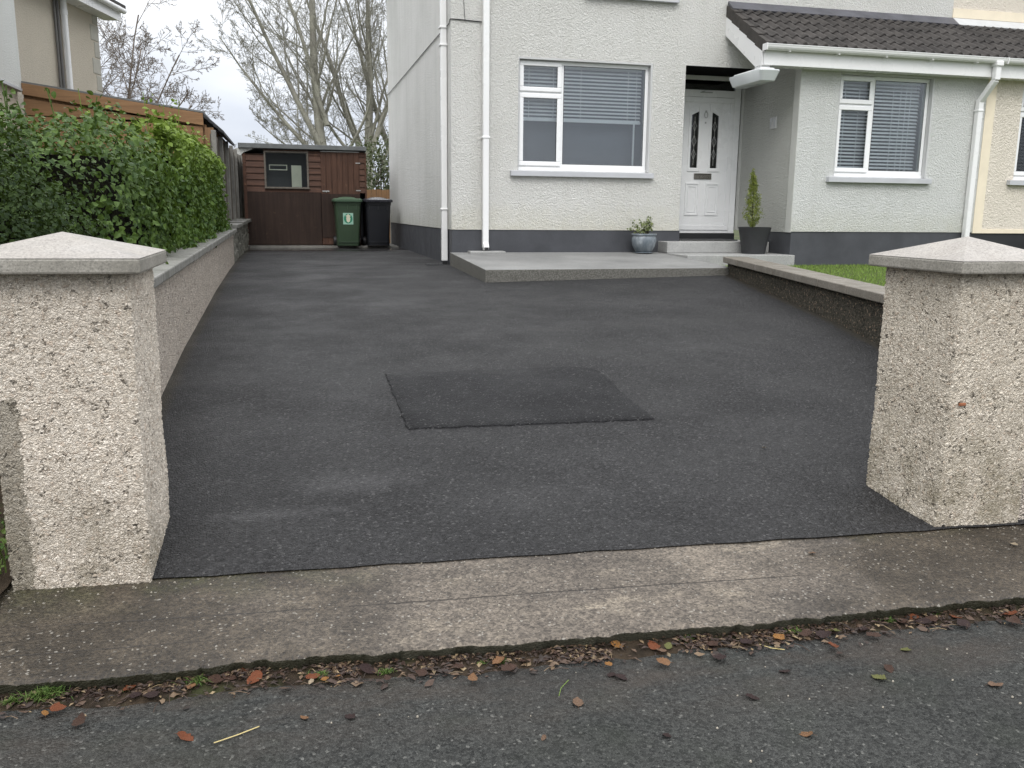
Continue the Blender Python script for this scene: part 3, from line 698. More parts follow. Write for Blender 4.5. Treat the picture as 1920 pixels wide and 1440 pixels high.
m = MB(); m.box(3.0, 5.3, HY+.42, HY+.425, .2, 2.1); m.build('curtain', M['net'], wA)
m = MB(); m.tube([(4.98, HY+.2, .6), (4.98, HY+.2, 1.3)], .014, 6); m.build('curtain_pole', M['blind'], wA)
wB = window(house, *BW, BY, .60, 'bay window with its blind lowered to the sill', blind_to=.64, roomm='room_dark', glassm='glass_b')
wU = window(house, 4.2, 5.45, 3.03, 4.2, HY, .55, 'upstairs window above the wide one', roomm='room_dark')
for (x0, x1, z0, z1), yy, wn_ in ((W1, HY, wA), (BW, BY, wB)):      # smooth render round the openings
    m = MB(); m.prism([(x0+.0005, z0+.005), (x0+.011, z0+.005), (x0+.011, z1-.024), (x1-.029, z1-.024), (x1-.029, z0+.005), (x1-.0005, z0+.005), (x1-.0005, z1-.001), (x0+.0005, z1-.001)], 'y', yy-.003, yy+.074)
    m.build('reveal', M['lightgrey'], wn_)

# door set
DY = 13.14
d = MB(); dx0, dx1 = 5.99, 6.975
fx0 = 5.90
d.box(5.69, fx0+.06, DY-.01, DY+.07, -.30, 2.118); d.box(6.905, 7.005, DY-.01, DY+.07, -.30, 2.118)
d.box(fx0+.06, 6.905, DY-.01, DY+.07, 2.055, 2.118); d.box(fx0+.06, 6.905, DY-.01, DY+.07, 1.80, 1.905)
d.box(fx0+.06, 6.905, DY-.005, DY+.07, -.30, -.255)
door = d.build('door_frame', M['upvc'], house, bevel=.004); door['label'] = 'white front door frame with dark fanlight, set in the porch recess'
g = MB(); g.box(5.96, 6.905, DY+.02, DY+.035, 1.905, 2.055); g.build('fanlight', M['glass_dark'], door)
dd = MB(); DX0, DX1, DZ0, DZ1 = 5.962, 6.903, -.254, 1.798
GP = [(6.175, 6.305), (6.525, 6.645)]
dd.wall('y', DY, DX0, DX1, DZ0, DZ1, [(GP[0][0], GP[0][1], .72, 1.58), (GP[1][0], GP[1][1], .72, 1.58)], .03)
leaf = dd.build('door', M['upvc'], door)
t = MB(); frame_ring(t, DX0+.004, DX1-.004, DZ0+.004, DZ1-.004, .075, DY-.018, DY-.0005); frame_ring(t, DX0+.09, DX1-.09, DZ0+.10, DZ1-.09, .008, DY-.006, DY-.0006)
def angled(m, x0, x1, z0, z1a, z1b, w_, y0, y1):
    o_ = [(x0, z0), (x1, z0), (x1, z1b), (x0, z1a)]
    inn = [(x0+w_, z0+w_), (x1-w_, z0+w_), (x1-w_, z1b-w_), (x0+w_, z1a-w_)]
    for i in range(4):
        j = (i+1) % 4; m.prism([o_[i], o_[j], inn[j], inn[i]], 'y', y0, y1)
angled(t, 6.135, 6.345, .665, 1.615, 1.69, .042, DY-.014, DY-.0008); angled(t, 6.485, 6.69, .665, 1.69, 1.615, .042, DY-.014, DY-.0008)
# lower raised panels
for (a, b) in ((6.12, 6.355), (6.47, 6.70)):
    frame_ring(t, a, b, -.02, .485, .022, DY-.014, DY-.0009); frame_ring(t, a+.045, b-.045, .03, .435, .01, DY-.010, DY-.0007)
# fill the square glazing corners so the tops slope
t.prism([(6.175, 1.581), (6.175, 1.52), (6.305, 1.581)], 'y', DY-.002, DY+.02); t.prism([(6.525, 1.581), (6.645, 1.52), (6.645, 1.581)], 'y', DY-.002, DY+.02)
t.build('door_panel', M['upvc'], door, bevel=.004)
for (a, b) in GP:
    g = MB(); g.box(a, b, DY+.012, DY+.022, .70, 1.60); gg = g.build('glass_panel', M['glass_dark'], door)
    c = MB(); xm = (a+b)/2
    c.box(xm-.002, xm+.002, DY+.006, DY+.0115, .76, 1.5)
    for zc, s_ in ((.93, .05), (1.13, .055), (1.36, .05)):
        q = [(xm, zc-s_*1.6), (xm+s_*.62, zc), (xm, zc+s_*1.6), (xm-s_*.62, zc)]
        for i in range(4):
            p0, p1 = q[i], q[(i+1) % 4]; c.bar((p0[0], DY+.008, p0[1]), (p1[0], DY+.008, p1[1]), .004, .004)
        c.bar((a, DY+.008, zc), (xm-s_*.62, DY+.008, zc), .003, .003); c.bar((xm+s_*.62, DY+.008, zc), (b, DY+.008, zc), .003, .003)
    c.build('lead_pattern', M['came'], door)
# dark space behind the door glass and fanlight
r = MB(); r.box(5.9, 7.0, DY+.09, DY+1.2, -.2, 2.11); r.f = [f[::-1] for f in r.f if f != r.f[2]]; r.build('hallway', M['room_dark'], door)
l = MB(); frame_ring(l, 6.26, 6.56, .545, .635, .014, DY-.016, DY-.001); l.box(6.274, 6.546, DY-.009, DY-.0012, .559, .621); l.build('letterbox', M['gold'], door, bevel=.003)
k_ = MB(); k_.tube([(6.415+.028*math.cos(a), DY-.018, 1.53+.045*math.sin(a)) for a in np.linspace(0, 6.283, 17)], .006, 6, False); k_.box(6.405, 6.425, DY-.025, DY-.001, 1.565, 1.595)
k_.build('knocker', M['came'], door, smooth=False); k_ = MB(); k_.box(6.406, 6.426, DY-.014, DY-.001, 1.40, 1.425); k_.build('spyhole', M['came'], door)
k_ = MB(); k_.box(6.30, 6.50, DY-.036, DY-.012, 1.86, 1.872); k_.bar((6.32, DY-.03, 1.872), (6.37, DY-.03, 1.887), .012, .01); k_.build('trickle_vent', M['came'], door)
th = MB(); th.box(5.69, 7.0, DY-.05, DY+.07, -.405, -.301); th.build('threshold', M['black_plinth'], door)
st = MB(); st.box(5.36, 7.018, 12.02, DY-.052, -.565, -.402); st.build('doorstep', M['step'], house, bevel=.01)

# porch roof, verge, fascia, gutter
EY, EZ, TY, TZ = 11.17, 2.235, 12.35, 2.945
def roof_tiles(name, x0, x1, parent, verge=False):
    m = MB(); nc = 5; per = .155
    xs_ = np.arange(x0, x1+1e-6, per/10); nxx = len(xs_)
    L = math.hypot(TY-EY, TZ-EZ); uy, uz = (TY-EY)/L, (TZ-EZ)/L; ny_, nz2 = -uz, uy
    for c in range(nc):
        s0, s1 = c*L/nc, (c+1)*L/nc+.05
        b = len(m.v)
        for (s_, h, jit) in ((s0+.014, -.010, 0), (s0, .022, 1), (s0+.010, .034, 1), (s1, .002, 1)):
            for i, x in enumerate(xs_):
                ph = ((x+c*.0)/per) % 1; tile = int(x/(per*2))
                roll = .032*max(0, math.sin(math.pi*min(1, ph/.55)))**.8 if ph < .55 else -.002
                jj = .004*noise.noise(Vector((tile*3.7, c*5.1, 0)))
                hh = h+roll*jit+jj; ss = s_+jj*2
                m.v.append((x, EY+uy*ss+ny_*hh, EZ+uz*ss+nz2*hh))
        for r_ in range(3):
            for i in range(nxx-1): m.f.append((b+r_*nxx+i, b+r_*nxx+i+1, b+(r_+1)*nxx+i+1, b+(r_+1)*nxx+i))
    o = m.build(name, M['tile'], parent, autos=True)
    u = MB(); u.hexa([(x0, EY+.02, EZ-.05), (x1, EY+.02, EZ-.05), (x1, TY, TZ-.05), (x0, TY, TZ-.05), (x0, EY+.02, EZ-.012), (x1, EY+.02, EZ-.012), (x1, TY, TZ-.012), (x0, TY, TZ-.012)])
    u.build('roof_deck', M['lightgrey'], o)
    if verge:
        for c in range(nc):
            s0, s1 = c*L/nc, (c+1)*L/nc+.01; q = MB()
            def P(s_, h, x): return (x, EY+uy*s_+ny_*h, EZ+uz*s_+nz2*h)
            q.hexa([P(s0+.004, -.10, x0-.026), P(s0-.004, -.10, x0-.001), P(s1, -.115, x0-.001), P(s1, -.115, x0-.026), P(s0-.004, .046, x0-.026), P(s0-.004, .050, x0+.05), P(s1, .028, x0+.05), P(s1, .028, x0-.026)])
            q.build('verge_tile', M['verge'], o, bevel=.006)
    return o
roof = roof_tiles('porch_roof', 6.30, PX-.003, house, True)
m = MB(); m.hexa([(6.29, 12.18, 2.885), (PX, 12.18, 2.885), (PX, 12.349, 2.985), (6.29, 12.349, 2.985), (6.29, 12.17, 2.90), (PX, 12.17, 2.90), (PX, 12.335, 3.03), (6.29, 12.335, 3.03)])
m.build('flashing', M['lead'], roof)
m = MB(); m.box(6.30, PX-.003, 11.225, 11.25, 1.99, 2.19); m.build('fascia', M['upvc2'], house, bevel=.003)
m = MB(); m.box(6.32, PX-.003, 11.2505, 11.46, 1.995, 2.007); m.build('soffit', M['upvc2'], house)
m = MB(); m.prism([(11.251, 1.99), (11.42, 1.99), (12.348, 2.565), (12.348, 2.83), (11.2, 2.15), (11.251, 2.15)], 'x', 6.276, 6.299); m.build('bargeboard', M['upvc2'], house)
m = MB(); m.hexa([(6.30, 11.42, 2.0), (7.015, 11.42, 2.0), (7.015, 12.348, 2.575), (6.30, 12.348, 2.575), (6.30, 11.42, 2.012), (7.015, 11.42, 2.012), (7.015, 12.348, 2.587), (6.30, 12.348, 2.587)])
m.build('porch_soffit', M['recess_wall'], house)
def gutter(x0, x1, parent):
    m = MB(); sec = []
    for k in range(9):
        a = R(180+180*k/8); sec.append((11.165+.055*math.cos(a), 2.232+.062*math.sin(a)))
    inner = [(p[0]+(.006 if p[0] < 11.165 else -.006), p[1]+.006) for p in sec][::-1]
    sec = [(sec[0][0]-.006, 2.246), (sec[0][0]-.006, 2.236)]+sec+[(11.22, 2.246)]+inner+[(sec[0][0]+.008, 2.246)]
    m.prism(sec, 'x', x0, x1)
    x = x0+.35
    while x < x1: m.box(x, x+.02, 11.13, 11.224, 2.158, 2.166); x += .75
    m.box(x0-.006, x0+.004, 11.102, 11.228, 2.165, 2.252)
    return m.build('gutter', M['upvc2'], parent)
gutter(6.27, PX-.004, house)
def sqpipe(m, pts, w_=.085):
    for a, b in zip(pts[:-1], pts[1:]): m.bar(a, b, w_, w_, (0, 1, 0) if abs(b[2]-a[2]) > .01 else (0, 0, 1))
m = MB(); px_ = 9.99   # bay downpipe with swan neck
m.box(px_-.06, px_+.06, 11.10, 11.222, 2.13, 2.2)
m.bar((px_, 11.165, 2.15), (px_, 11.165, 1.94), .088, .088, (0, 1, 0)); m.bar((px_, 11.165, 1.95), (px_-.03, 11.40, 1.66), .08, .08, (1, 0, 0)); m.bar((px_-.03, 11.395, 1.69), (px_-.03, 11.395, -.45), .085, .085, (0, 1, 0))
m.box(px_-.08, px_+.02, 11.345, 11.448, 1.52, 1.56); m.build('downpipe', M['upvc2'], house, bevel=.012)
m = MB(); m.bar((2.69, 12.295, 5.1), (2.69, 12.295, -.50), .085, .085, (0, 1, 0))
for z in (1.0, 3.0): m.box(2.635, 2.745, 12.245, 12.348, z, z+.035)
m.bar((2.69, 12.29, -.44), (2.69, 12.235, -.515), .085, .08, (1, 0, 0)); dp2 = m.build('downpipe', M['upvc2'], house, bevel=.01)
k_ = MB(); k_.box(2.665, 2.715, 12.198, 12.206, -.53, -.49); k_.build('pipe_mouth', M['dark'], dp2)
m = MB(); m.bar((2.165, 12.66, 5.1), (2.165, 12.66, -.70), .085, .085, (0, 1, 0))
for z in (.02, 2.25, 2.48): m.box(2.105, 2.213, 12.605, 12.715, z, z+.03)
m.build('downpipe', M['upvc2'], house, bevel=.01)
m = MB(); m.box(2.14, 2.20, 12.63, 12.69, -.78, -.701); m.build('pipe_shoe', M['dark'], house)
m = MB(); m.box(2.44, 2.95, 12.13, 12.34, -.575, -.542); tag(m.build('splash_slab', M['step'], origin=(2.7, 12.2, -.575), bevel=.006), 'small pale concrete slab under the spout of the front downpipe', 'slab')
# cable clipped round the corner
m = MB(); m.tube([(2.2, 20.1, 2.50), (2.203, 16, 2.51), (2.203, 12.75, 2.515), (2.203, 12.45, 2.50), (2.205, 12.34, 2.55), (2.30, 12.338, 2.55), (2.64, 12.338, 2.535)], .007, 6)
m.tube([(2.41, 12.338, 2.55), (2.40, 12.338, 2.62), (2.385, 12.338, 2.9), (2.38, 12.338, 4.5)], .0035, 5); m.build('cable', M['dark'], house)
# strip light hung below the verge
m = MB(); m.loft([rr(6.37, 11.62, .22, .80, .05, 1.955), rr(6.37, 11.62, .22, .80, .05, 1.92)]); m.box(6.29, 6.42, 11.28, 11.45, 1.955, 2.0)
pl_ = m.build('porch_light', M['upvc'], house, autos=True)
m = MB(); m.loft([rr(6.37, 11.62, .30, .92, .05, 1.93), rr(6.37, 11.62, .31, .93, .05, 1.915), rr(6.37, 11.62, .23, .83, .05, 1.79), rr(6.37, 11.62, .21, .80, .05, 1.785)]); m.build('diffuser', M['diffuser'], pl_, autos=True)
# plaque
m = MB(); m.box(7.0, 7.019, 12.02, 12.20, 1.25, 1.42); pq = m.build('wall_plaque', M['lightgrey'], house, bevel=.006)
m = MB(); m.box(6.992, 6.9995, 12.045, 12.075, 1.28, 1.40); m.box(6.992, 6.9995, 12.11, 12.175, 1.345, 1.40); m.box(6.992, 6.9995, 12.15, 12.175, 1.28, 1.344); m.build('raised_figure', M['sill'], pq, bevel=.003)

# ------------------------------------------------------------------ attached neighbour
nb = empty('attached_house', (PX, BY, -.75), 'cream pebble dashed house joined on at the right edge with black plinth', 'house')
m = MB(); NW = (10.76, 12.5, .56, 1.99); m.wall('y', BY+.002, PX+.16, 15, ZP+.06, 2.03, [NW], .11); m.add([(PX, HY+.003, 2.5), (15, HY+.003, 2.5), (15, HY+.003, 5.2), (PX, HY+.003, 5.2)], [(0, 1, 2, 3)]); m.build('wall', M['cream_wall'], nb)
m = MB(); m.box(PX, PX+.16, BY-.008, BY+.1, ZP, 2.03); m.box(PX+.1605, 15, BY-.010, BY+.09, ZP, ZP+.06); m.box(PX, 15, HY-.012, HY+.1, 3.035, 3.17); m.build('smooth_band', M['cream_band'], nb)
m = MB(); m.box(PX, 15, BY+.012, BY+.2, -.95, ZP); m.build('plinth', M['black_plinth'], nb)
window(nb, *NW, BY+.002, .6, 'window with its blind down at the right edge', roomm='room_dark', blind_to=.65, glassm='glass_b')
r2 = roof_tiles('porch_roof', PX+.003, 15, nb)
m = MB(); m.hexa([(PX+.001, 12.18, 2.885), (15, 12.18, 2.885), (15, 12.349, 2.985), (PX+.001, 12.349, 2.985), (PX+.001, 12.17, 2.90), (15, 12.17, 2.90), (15, 12.335, 3.03), (PX+.001, 12.335, 3.03)]); m.build('flashing', M['lightgrey'], r2)
m = MB(); m.box(PX, 15, 11.225, 11.25, 1.99, 2.19); m.build('fascia', M['upvc2'], nb)
m = MB(); m.box(PX, 15, 11.2505, 11.46, 1.995, 2.007); m.build('soffit', M['upvc2'], nb)
gutter(PX+.006, 15, nb)
m = MB(); m.prism([(11.9, 5.1), (20.6, 5.1), (16.2, 8.2)], 'x', PX+.002, 15); m.build('main_roof', M['tile'], nb)

# ------------------------------------------------------------------ gate pillars
def dense_box(m, x0, x1, y0, y1, z0, z1, st):
    """closed box whose four sides are fine grids sharing their corner columns"""
    nx_, ny_, nz_ = int((x1-x0)/st), int((y1-y0)/st), int((z1-z0)/st)
    per = [(x0+(x1-x0)*i/nx_, y0) for i in range(nx_)]+[(x1, y0+(y1-y0)*i/ny_) for i in range(ny_)]+[(x1-(x1-x0)*i/nx_, y1) for i in range(nx_)]+[(x0, y1-(y1-y0)*i/ny_) for i in range(ny_)]
    n_ = len(per); b = len(m.v)
    for j in range(nz_+1):
        z = z0+(z1-z0)*j/nz_
        wob = lambda x, y: .006*noise.noise(Vector((x*4, y*4, z*4)))
        m.v += [(x+wob(x, y), y+wob(y, x+5), z) for x, y in per]
    for j in range(nz_):
        for i in range(n_):
            k2 = (i+1) % n_; m.f.append((b+j*n_+i, b+j*n_+k2, b+(j+1)*n_+k2, b+(j+1)*n_+i))
    m.f.append(tuple(b+nz_*n_+i for i in range(n_)))
def cap(m, x0, x1, y0, y1, z0, z1, za):
    c = ((x0+x1)/2, (y0+y1)/2, za); e = .0
    m.add([(x0, y0, z1), (x1, y0, z1), (x1, y1, z1), (x0, y1, z1), c], [(0, 1, 4), (1, 2, 4), (2, 3, 4), (3, 0, 4)])
def pillar(x0, x1, y0, y1, zb, zt, cx0, cx1, cy0, cy1, za, label, slant=0, mat='pillar'):
    r_ = empty('gate_pillar', ((x0+x1)/2, (y0+y1)/2, zb), label, 'gate pillar', 'pebble dashed gate pillars either side of the drive')
    m = MB(); dense_box(m, x0, x1, y0, y1, zb-.05, zt, .0052)
    m.v = [(x, y+slant*(x-x0), z) for x, y, z in m.v]
    m.build('shaft', M[mat], r_, smooth=True, origin=((x0+x1)/2, (y0+y1)/2, zb))
    c = MB(); c.box(cx0, cx1, cy0, cy1, zt-.001, zt+.052); c.v = [(x, y+slant*(x-x0), z) for x, y, z in c.v]
    co_ = c.build('cap_edge', M['cap_edge'], r_, bevel=.008)
    c = MB(); cap(c, cx0+.001, cx1-.001, cy0+.001, cy1-.001, zt+.052, zt+.0521, za)
    c.v = [(x, y+slant*(x-x0), z) for x, y, z in c.v]
    c.build('cap', M['cap'], co_)
    return r_
pillar(-1.018, -.545, 3.29, 3.84, -1.352, -.217, -1.12, -.495, 3.22, 3.90, -.085, 'left gate pillar, in front of the dark shrub and hedge, cap cut by the frame', -.055)
rp = pillar(2.725, 3.14, 3.105, 3.60, -1.352, -.232, 2.668, 3.20, 3.045, 3.66, -.086, 'right gate pillar, in front of the lawn, with one rusty brick chip', -.055, 'pillar_r')
m = MB(); m.box(2.765, 2.80, 3.091, 3.10, -.80, -.787); tag(m.build('brick_chip', M['brick_chip'], rp, bevel=.003), 'rusty brick chip showing through the pebbles')

# ------------------------------------------------------------------ left boundary wall
lwall = empty('boundary_wall', (-.9, 8.5, -1.0), 'long beige pebble dashed wall with flat grey coping along the left of the drive', 'wall')
def ztop_l(y): return -.444+(y-5.3)*(.098/7.2)
m = MB(); ys_ = np.linspace(3.80, 13.5, 60)
for y in ys_: m.v += [(-.80, y, float(drive_z(-.8, y))-.15), (-.80, y, ztop_l(y)), (-1.0, y, ztop_l(y)), (-1.0, y, float(drive_z(-.8, y))-.15)]
for i in range(len(ys_)-1):
    for k in range(3): m.f.append((i*4+k, (i+1)*4+k, (i+1)*4+k+1, i*4+k+1))
m.f.append((3, 2, 1, 0)); e_ = (len(ys_)-1)*4; m.f.append((e_, e_+1, e_+2, e_+3)); m.f = [f[::-1] for f in m.f]
m.build('wall_face', M['wall_dash'], lwall)
y = 3.86
while y < 13.5:
    y1 = min(13.55, y+.60); m = MB(); j = random.uniform(-.004, .004)
    m.hexa([(-1.05+j, y+.003, ztop_l(y)+.001), (-.75+j, y+.003, ztop_l(y)+.001), (-.75+j, y1-.003, ztop_l(y1)+.001), (-1.05+j, y1-.003, ztop_l(y1)+.001), (-1.05+j, y+.003, ztop_l(y)+.068), (-.75+j, y+.003, ztop_l(y)+.062+j), (-.75+j, y1-.003, ztop_l(y1)+.062+j), (-1.05+j, y1-.003, ztop_l(y1)+.068)])
    m.build('coping', M['coping'], lwall, bevel=.01); y = y1
# rubble wall below the fence
rw = empty('stone_wall', (-.95, 16, -.76), 'rough grey stone wall with stepped coping under the grey fence', 'wall')
m = MB(); ny2, nz2_ = 110, 14
for j in range(nz2_+1):
    for i in range(ny2+1):
        y = 13.56+(18.62-13.56)*i/ny2; z = -.86+(.66-.06)*j/nz2_
        v_ = noise.voronoi(Vector((0, y*5, z*7)))[0]; m.v.append((-.80-.05*(1-min(1, (v_[1]-v_[0])*4)), y, z))
m.f = [(j*(ny2+1)+i, (j+1)*(ny2+1)+i, (j+1)*(ny2+1)+i+1, j*(ny2+1)+i+1)[::-1] for j in range(nz2_) for i in range(ny2)]
m.box(-1.1, -.87, 13.56, 18.62, -.9, -.262); m.add([(-.80, 13.56, -.86), (-.87, 13.56, -.86), (-.87, 13.56, -.262), (-.80, 13.56, -.262)], [(0, 1, 2, 3)])
m.build('wall_face', M['stone'], rw, autos=True)
for (a, b, z) in ((13.5, 15.2, -.225), (15.25, 17.0, -.205), (17.05, 18.7, -.19)):
    m = MB(); m.box(-1.14, -.74, a, b, z-.05, z+.012); m.build('coping', M['coping'], rw, bevel=.012)
# fence on it
fn = empty('panel_fence', (-.98, 16, -.2), 'tall weathered grey board fence with pale posts on the stone wall', 'fence')
posts = [13.2, 14.5, 15.8, 17.1, 18.4, 19.7, 21.0]
for i, yp in enumerate(posts):
    m = MB(); zt_ = 1.08+.02*i; m.box(-1.01, -.945, yp, yp+.10, -.30 if yp > 13.5 else -.40, zt_); m.build('post', M['post'], fn, bevel=.006)
for a, b in zip(posts[:-1], posts[1:]):
    m = MB(); y = a+.12
    while y < b-.03:
        h = 1.03+(a-13)*.012+random.uniform(-.015, .015); yb_ = min(y+.118, b-.005); m.hexa([(-1.035, y, -.17), (-.985, y, -.17), (-1.015, yb_, -.17), (-1.04, yb_, -.17), (-1.035, y, h), (-.985, y, h), (-1.015, yb_, h), (-1.04, yb_, h)]); y += .105
    m.build('panel', M['grey_wood'], fn)

# ------------------------------------------------------------------ right low wall
rwall = empty('garden_wall', (4.9, 7.8, -.9), 'low dark brown pebble dashed wall with brown coping beside the lawn', 'wall')
A = Vector((5.31, 10.05, 0)); B = Vector((4.0, 3.62, 0)); dr_ = (B-A).normalized(); nrm_ = Vector((-dr_.y, dr_.x, 0))   # nrm points to +x side
if nrm_.x < 0: nrm_ = -nrm_
Lw = (B-A).length
def wt_(s): return -.597-.066*min(1.3, s/4.27)
m = MB(); ns = 30
for i in range(ns+1):
    s_ = Lw*i/ns; p = A+dr_*s_; q = p+nrm_*.2; zb_ = float(drive_z(p.x, p.y))-.12
    m.v += [(p.x, p.y, zb_), (p.x, p.y, wt_(s_)), (q.x, q.y, wt_(s_)), (q.x, q.y, zb_)]
for i in range(ns):
    for k in range(3): m.f.append((i*4+k, (i+1)*4+k, (i+1)*4+k+1, i*4+k+1))
m.f.append((3, 2, 1, 0)); m.f.append((ns*4, ns*4+1, ns*4+2, ns*4+3)); m.f = [f[::-1] for f in m.f]; m.build('wall_face', M['dark_dash'], rwall)
s_ = -.06
while s_ < Lw:
    e2 = min(Lw, s_+.62); m = MB(); qs = []
    for zo in (0.001, .075):
        for (ss, off) in ((s_+.004, -.05), (s_+.004, .26), (e2-.004, .26), (e2-.004, -.05)):
            p = A+dr_*ss+nrm_*off; qs.append((p.x, p.y, wt_(max(0, ss))+zo))
    m.hexa(qs[:4][::-1]+qs[4:][::-1]); m.build('coping', M['coping_b'], rwall, bevel=.008); s_ = e2
# front boundary wall right of the right pillar
fw = empty('front_wall', (4.5, 3.25, -1.35), 'strip of beige rendered front wall right of the right gate pillar', 'wall')
m = MB(); m.box(3.13, 8.5, 3.105, 3.36, -1.42, -.66); m.build('wall_face', M['wall_dash'], fw)
m = MB(); m.box(3.205, 8.5, 3.06, 3.41, -.659, -.60); m.build('coping', M['coping'], fw, bevel=.01)

# ------------------------------------------------------------------ shed
shed = empty('garden_shed', (.35, 18.7, -.72), 'dark brown stained timber shed with grey roof edge at the end of the drive', 'shed')
SY = 18.72
m = MB(); m.box(-.86, 1.56, SY+.03, SY+2.2, -.70, 1.20)
m.f = [f for i, f in enumerate(m.f) if i != 2]      # front left open for the window
m.build('shed_wall', M['shed_panel'], shed)
for (x0, x1) in ((-.80, -.45), (.42, .66), (1.44, 1.545)):
    z = .36; m = MB()
    while z < 1.14:
        z2 = min(z+.128, 1.175 if x0 > 0 else 1.10); m.hexa([(x0, SY-.012, z), (x1, SY-.012, z), (x1, SY+.03, z), (x0, SY+.03, z), (x0, SY+.012, z2), (x1, SY+.012, z2), (x1, SY+.03, z2), (x0, SY+.03, z2)]); z += .122
    m.build('weatherboard', M['shed_upper'], shed)
m = MB(); m.box(-.45, .42, SY+.006, SY+.03, .36, .425); m.build('window_apron', M['shed_upper'], shed)
m = MB(); m.box(-.45, .42, SY+.006, SY+.03, 1.155, 1.19); m.build('window_head', M['shed_upper'], shed)
m = MB(); m.box(-.84, .645, SY-.004, SY+.03, -.70, .358); m.build('lower_panel', M['shed_panel'], shed)
m = MB(); m.box(-.862, -.80, SY-.014, SY+.03, -.70, 1.10); m.build('corner_post', M['shed_upper'], shed, bevel=.004)
m = MB(); m.box(1.546, 1.58, SY-.014, SY+.03, -.70, 1.16); m.build('corner_post', M['shed_upper'], shed, bevel=.004)
m = MB(); x = .662
while x < 1.42: m.box(x, x+.1, SY-.016, SY+.02, -.69, 1.165); x += .110
m.box(.655, 1.44, SY-.004, SY+.03, -.70, 1.17)
dr = m.build('shed_door', M['shed_door'], shed, bevel=.004)
m = MB(); m.box(.655, 1.435, SY-.03, SY-.0165, -.55, .335); m.build('door_sheet', M['shed_panel'], dr)
m = MB(); m.box(.68, .82, SY-.03, SY-.017, .375, .40); m.tube([(.74, SY-.035, .39), (.76, SY-.045, .365), (.78, SY-.035, .39)], .008, 6); m.build('latch', M['came'], dr)
for z in (.95, .40): m = MB(); m.box(1.36, 1.455, SY-.022, SY-.0165, z, z+.018); m.build('hinge', M['came'], dr)
m = MB(); m.box(.66, 1.44, SY-.028, SY-.0165, 1.168, 1.184); m.build('door_head', M['came'], dr)
m = MB(); frame_ring(m, -.45, .42, .425, 1.165, .035, SY-.024, SY+.01); m.box(-.455, .43, SY-.04, SY-.0245, .425, .452)
sw = m.build('shed_window', M['grey_wood'], shed, bevel=.003)
m = MB(); m.box(-.415, .385, SY-.006, SY-.001, .46, 1.13); m.build('pane', M['glass_s'], sw)
m = MB(); m.box(.08, .28, SY+.25, SY+.26, .46, .90); m.build('pale_board', M['card'], sw)
m = MB(); frame_ring(m, -.36, .0, .80, .91, .018, SY+.28, SY+.30); m.build('picture_frame', M['card'], sw)
m = MB(); m.box(-.84, 1.54, SY+.6, SY+.61, -.6, 1.15); m.build('shed_back', M['room'], sw)
m = MB(); m.hexa([(-.93, SY-.10, 1.205), (1.585, SY-.10, 1.205), (1.585, SY+2.4, 1.05), (-.93, SY+2.4, 1.05), (-.93, SY-.10, 1.30), (1.585, SY-.10, 1.288), (1.585, SY+2.4, 1.12), (-.93, SY+2.4, 1.12)])
m.build('roof', M['felt'], shed, bevel=.006)
m = MB(); m.prism([(-.99, 1.205), (-.62, 1.204), (-.70, 1.17), (-.83, 1.12), (-.90, 1.06), (-.97, 1.10)], 'y', SY-.03, SY-.016); m.build('torn_felt', M['pale_wall'], shed)
m = MB(); m.box(-.84, 2.19, 18.45, 21, -.95, -.712); tag(m.build('shed_base', M['coping'], bevel=.01), kind='structure')
m = MB(); m.box(-.79, 1.9, 18.40, 18.447, -.80, -.705); tag(m.build('timber_edging', M['post'], origin=(.5, 18.42, -.76), bevel=.006), 'thin pale edging strip on the ground along the front of shed and bins', 'edging')

# ------------------------------------------------------------------ bins
def make_bin(x, y, z, bm_, lm_, label):
    r_ = empty('wheelie_bin', (x, y, z), label, 'bin', 'wheelie bins in front of the shed')
    m = MB(); m.loft([rr(x, y+.30, .43, .50, .05, z+.02), rr(x, y+.28, .46, .56, .05, z+.35), rr(x, y+.27, .50, .62, .05, z+.82), rr(x, y+.27, .515, .64, .05, z+.825), rr(x, y+.27, .53, .66, .05, z+.90)])
    for dx in (-.17, 0, .17): m.box(x+dx-.006, x+dx+.006, y-.062, y-.03, z+.74, z+.82)
    m.box(x-.20, x+.20, y+.02, y+.046, z+.085, z+.10); m.build('body', bm_, r_, autos=True)
    m = MB(); m.loft([rr(x, y+.26, .575, .70, .06, z+.885), rr(x, y+.26, .585, .71, .06, z+.90), rr(x, y+.26, .58, .705, .06, z+.935), rr(x, y+.27, .50, .60, .08, z+.955)])
    m.build('lid', lm_, r_, autos=True)
    m = MB(); m.loft([rr(x, y+.27, .40, .46, .12, z+.95, 6), rr(x, y+.27, .30, .34, .12, z+.975, 6), rr(x, y+.27, .16, .2, .08, z+.985, 6)]); m.build('lid_dome', lm_, r_, autos=True)
    for s_ in (-1, 1):
        m = MB(); m.tube([(x+s_*.215, y+.55, z+.10), (x+s_*.27, y+.55, z+.10)], .10, 18); m.build('wheel', M['dark'], r_, autos=True)
    m = MB(); m.tube([(x-.24, y+.62, z+.86), (x-.24, y+.67, z+.92), (x+.24, y+.67, z+.92), (x+.24, y+.62, z+.86)], .014, 8); m.build('handle', bm_, r_)
    return r_
gb = make_bin(1.145, 18.10+.0, -.712, M['bin_green'], M['bin_lid'], 'green wheelie bin with square sticker, left of the black one')
make_bin(1.75, 18.12, -.712, M['bin_black'], M['bin_black_lid'], 'black wheelie bin between the green one and the house')
yy = 18.0965
m = MB(); m.box(1.045, 1.245, yy-.006, yy-.001, -.27, -.045); m.v = [(x, y-(z+.362)*.085, z) for x, y, z in m.v]; stk = m.build('sticker', M['sticker_pale'], gb)
def shf(m): m.v = [(x, y-(z+.362)*.085, z) for x, y, z in m.v]; return m
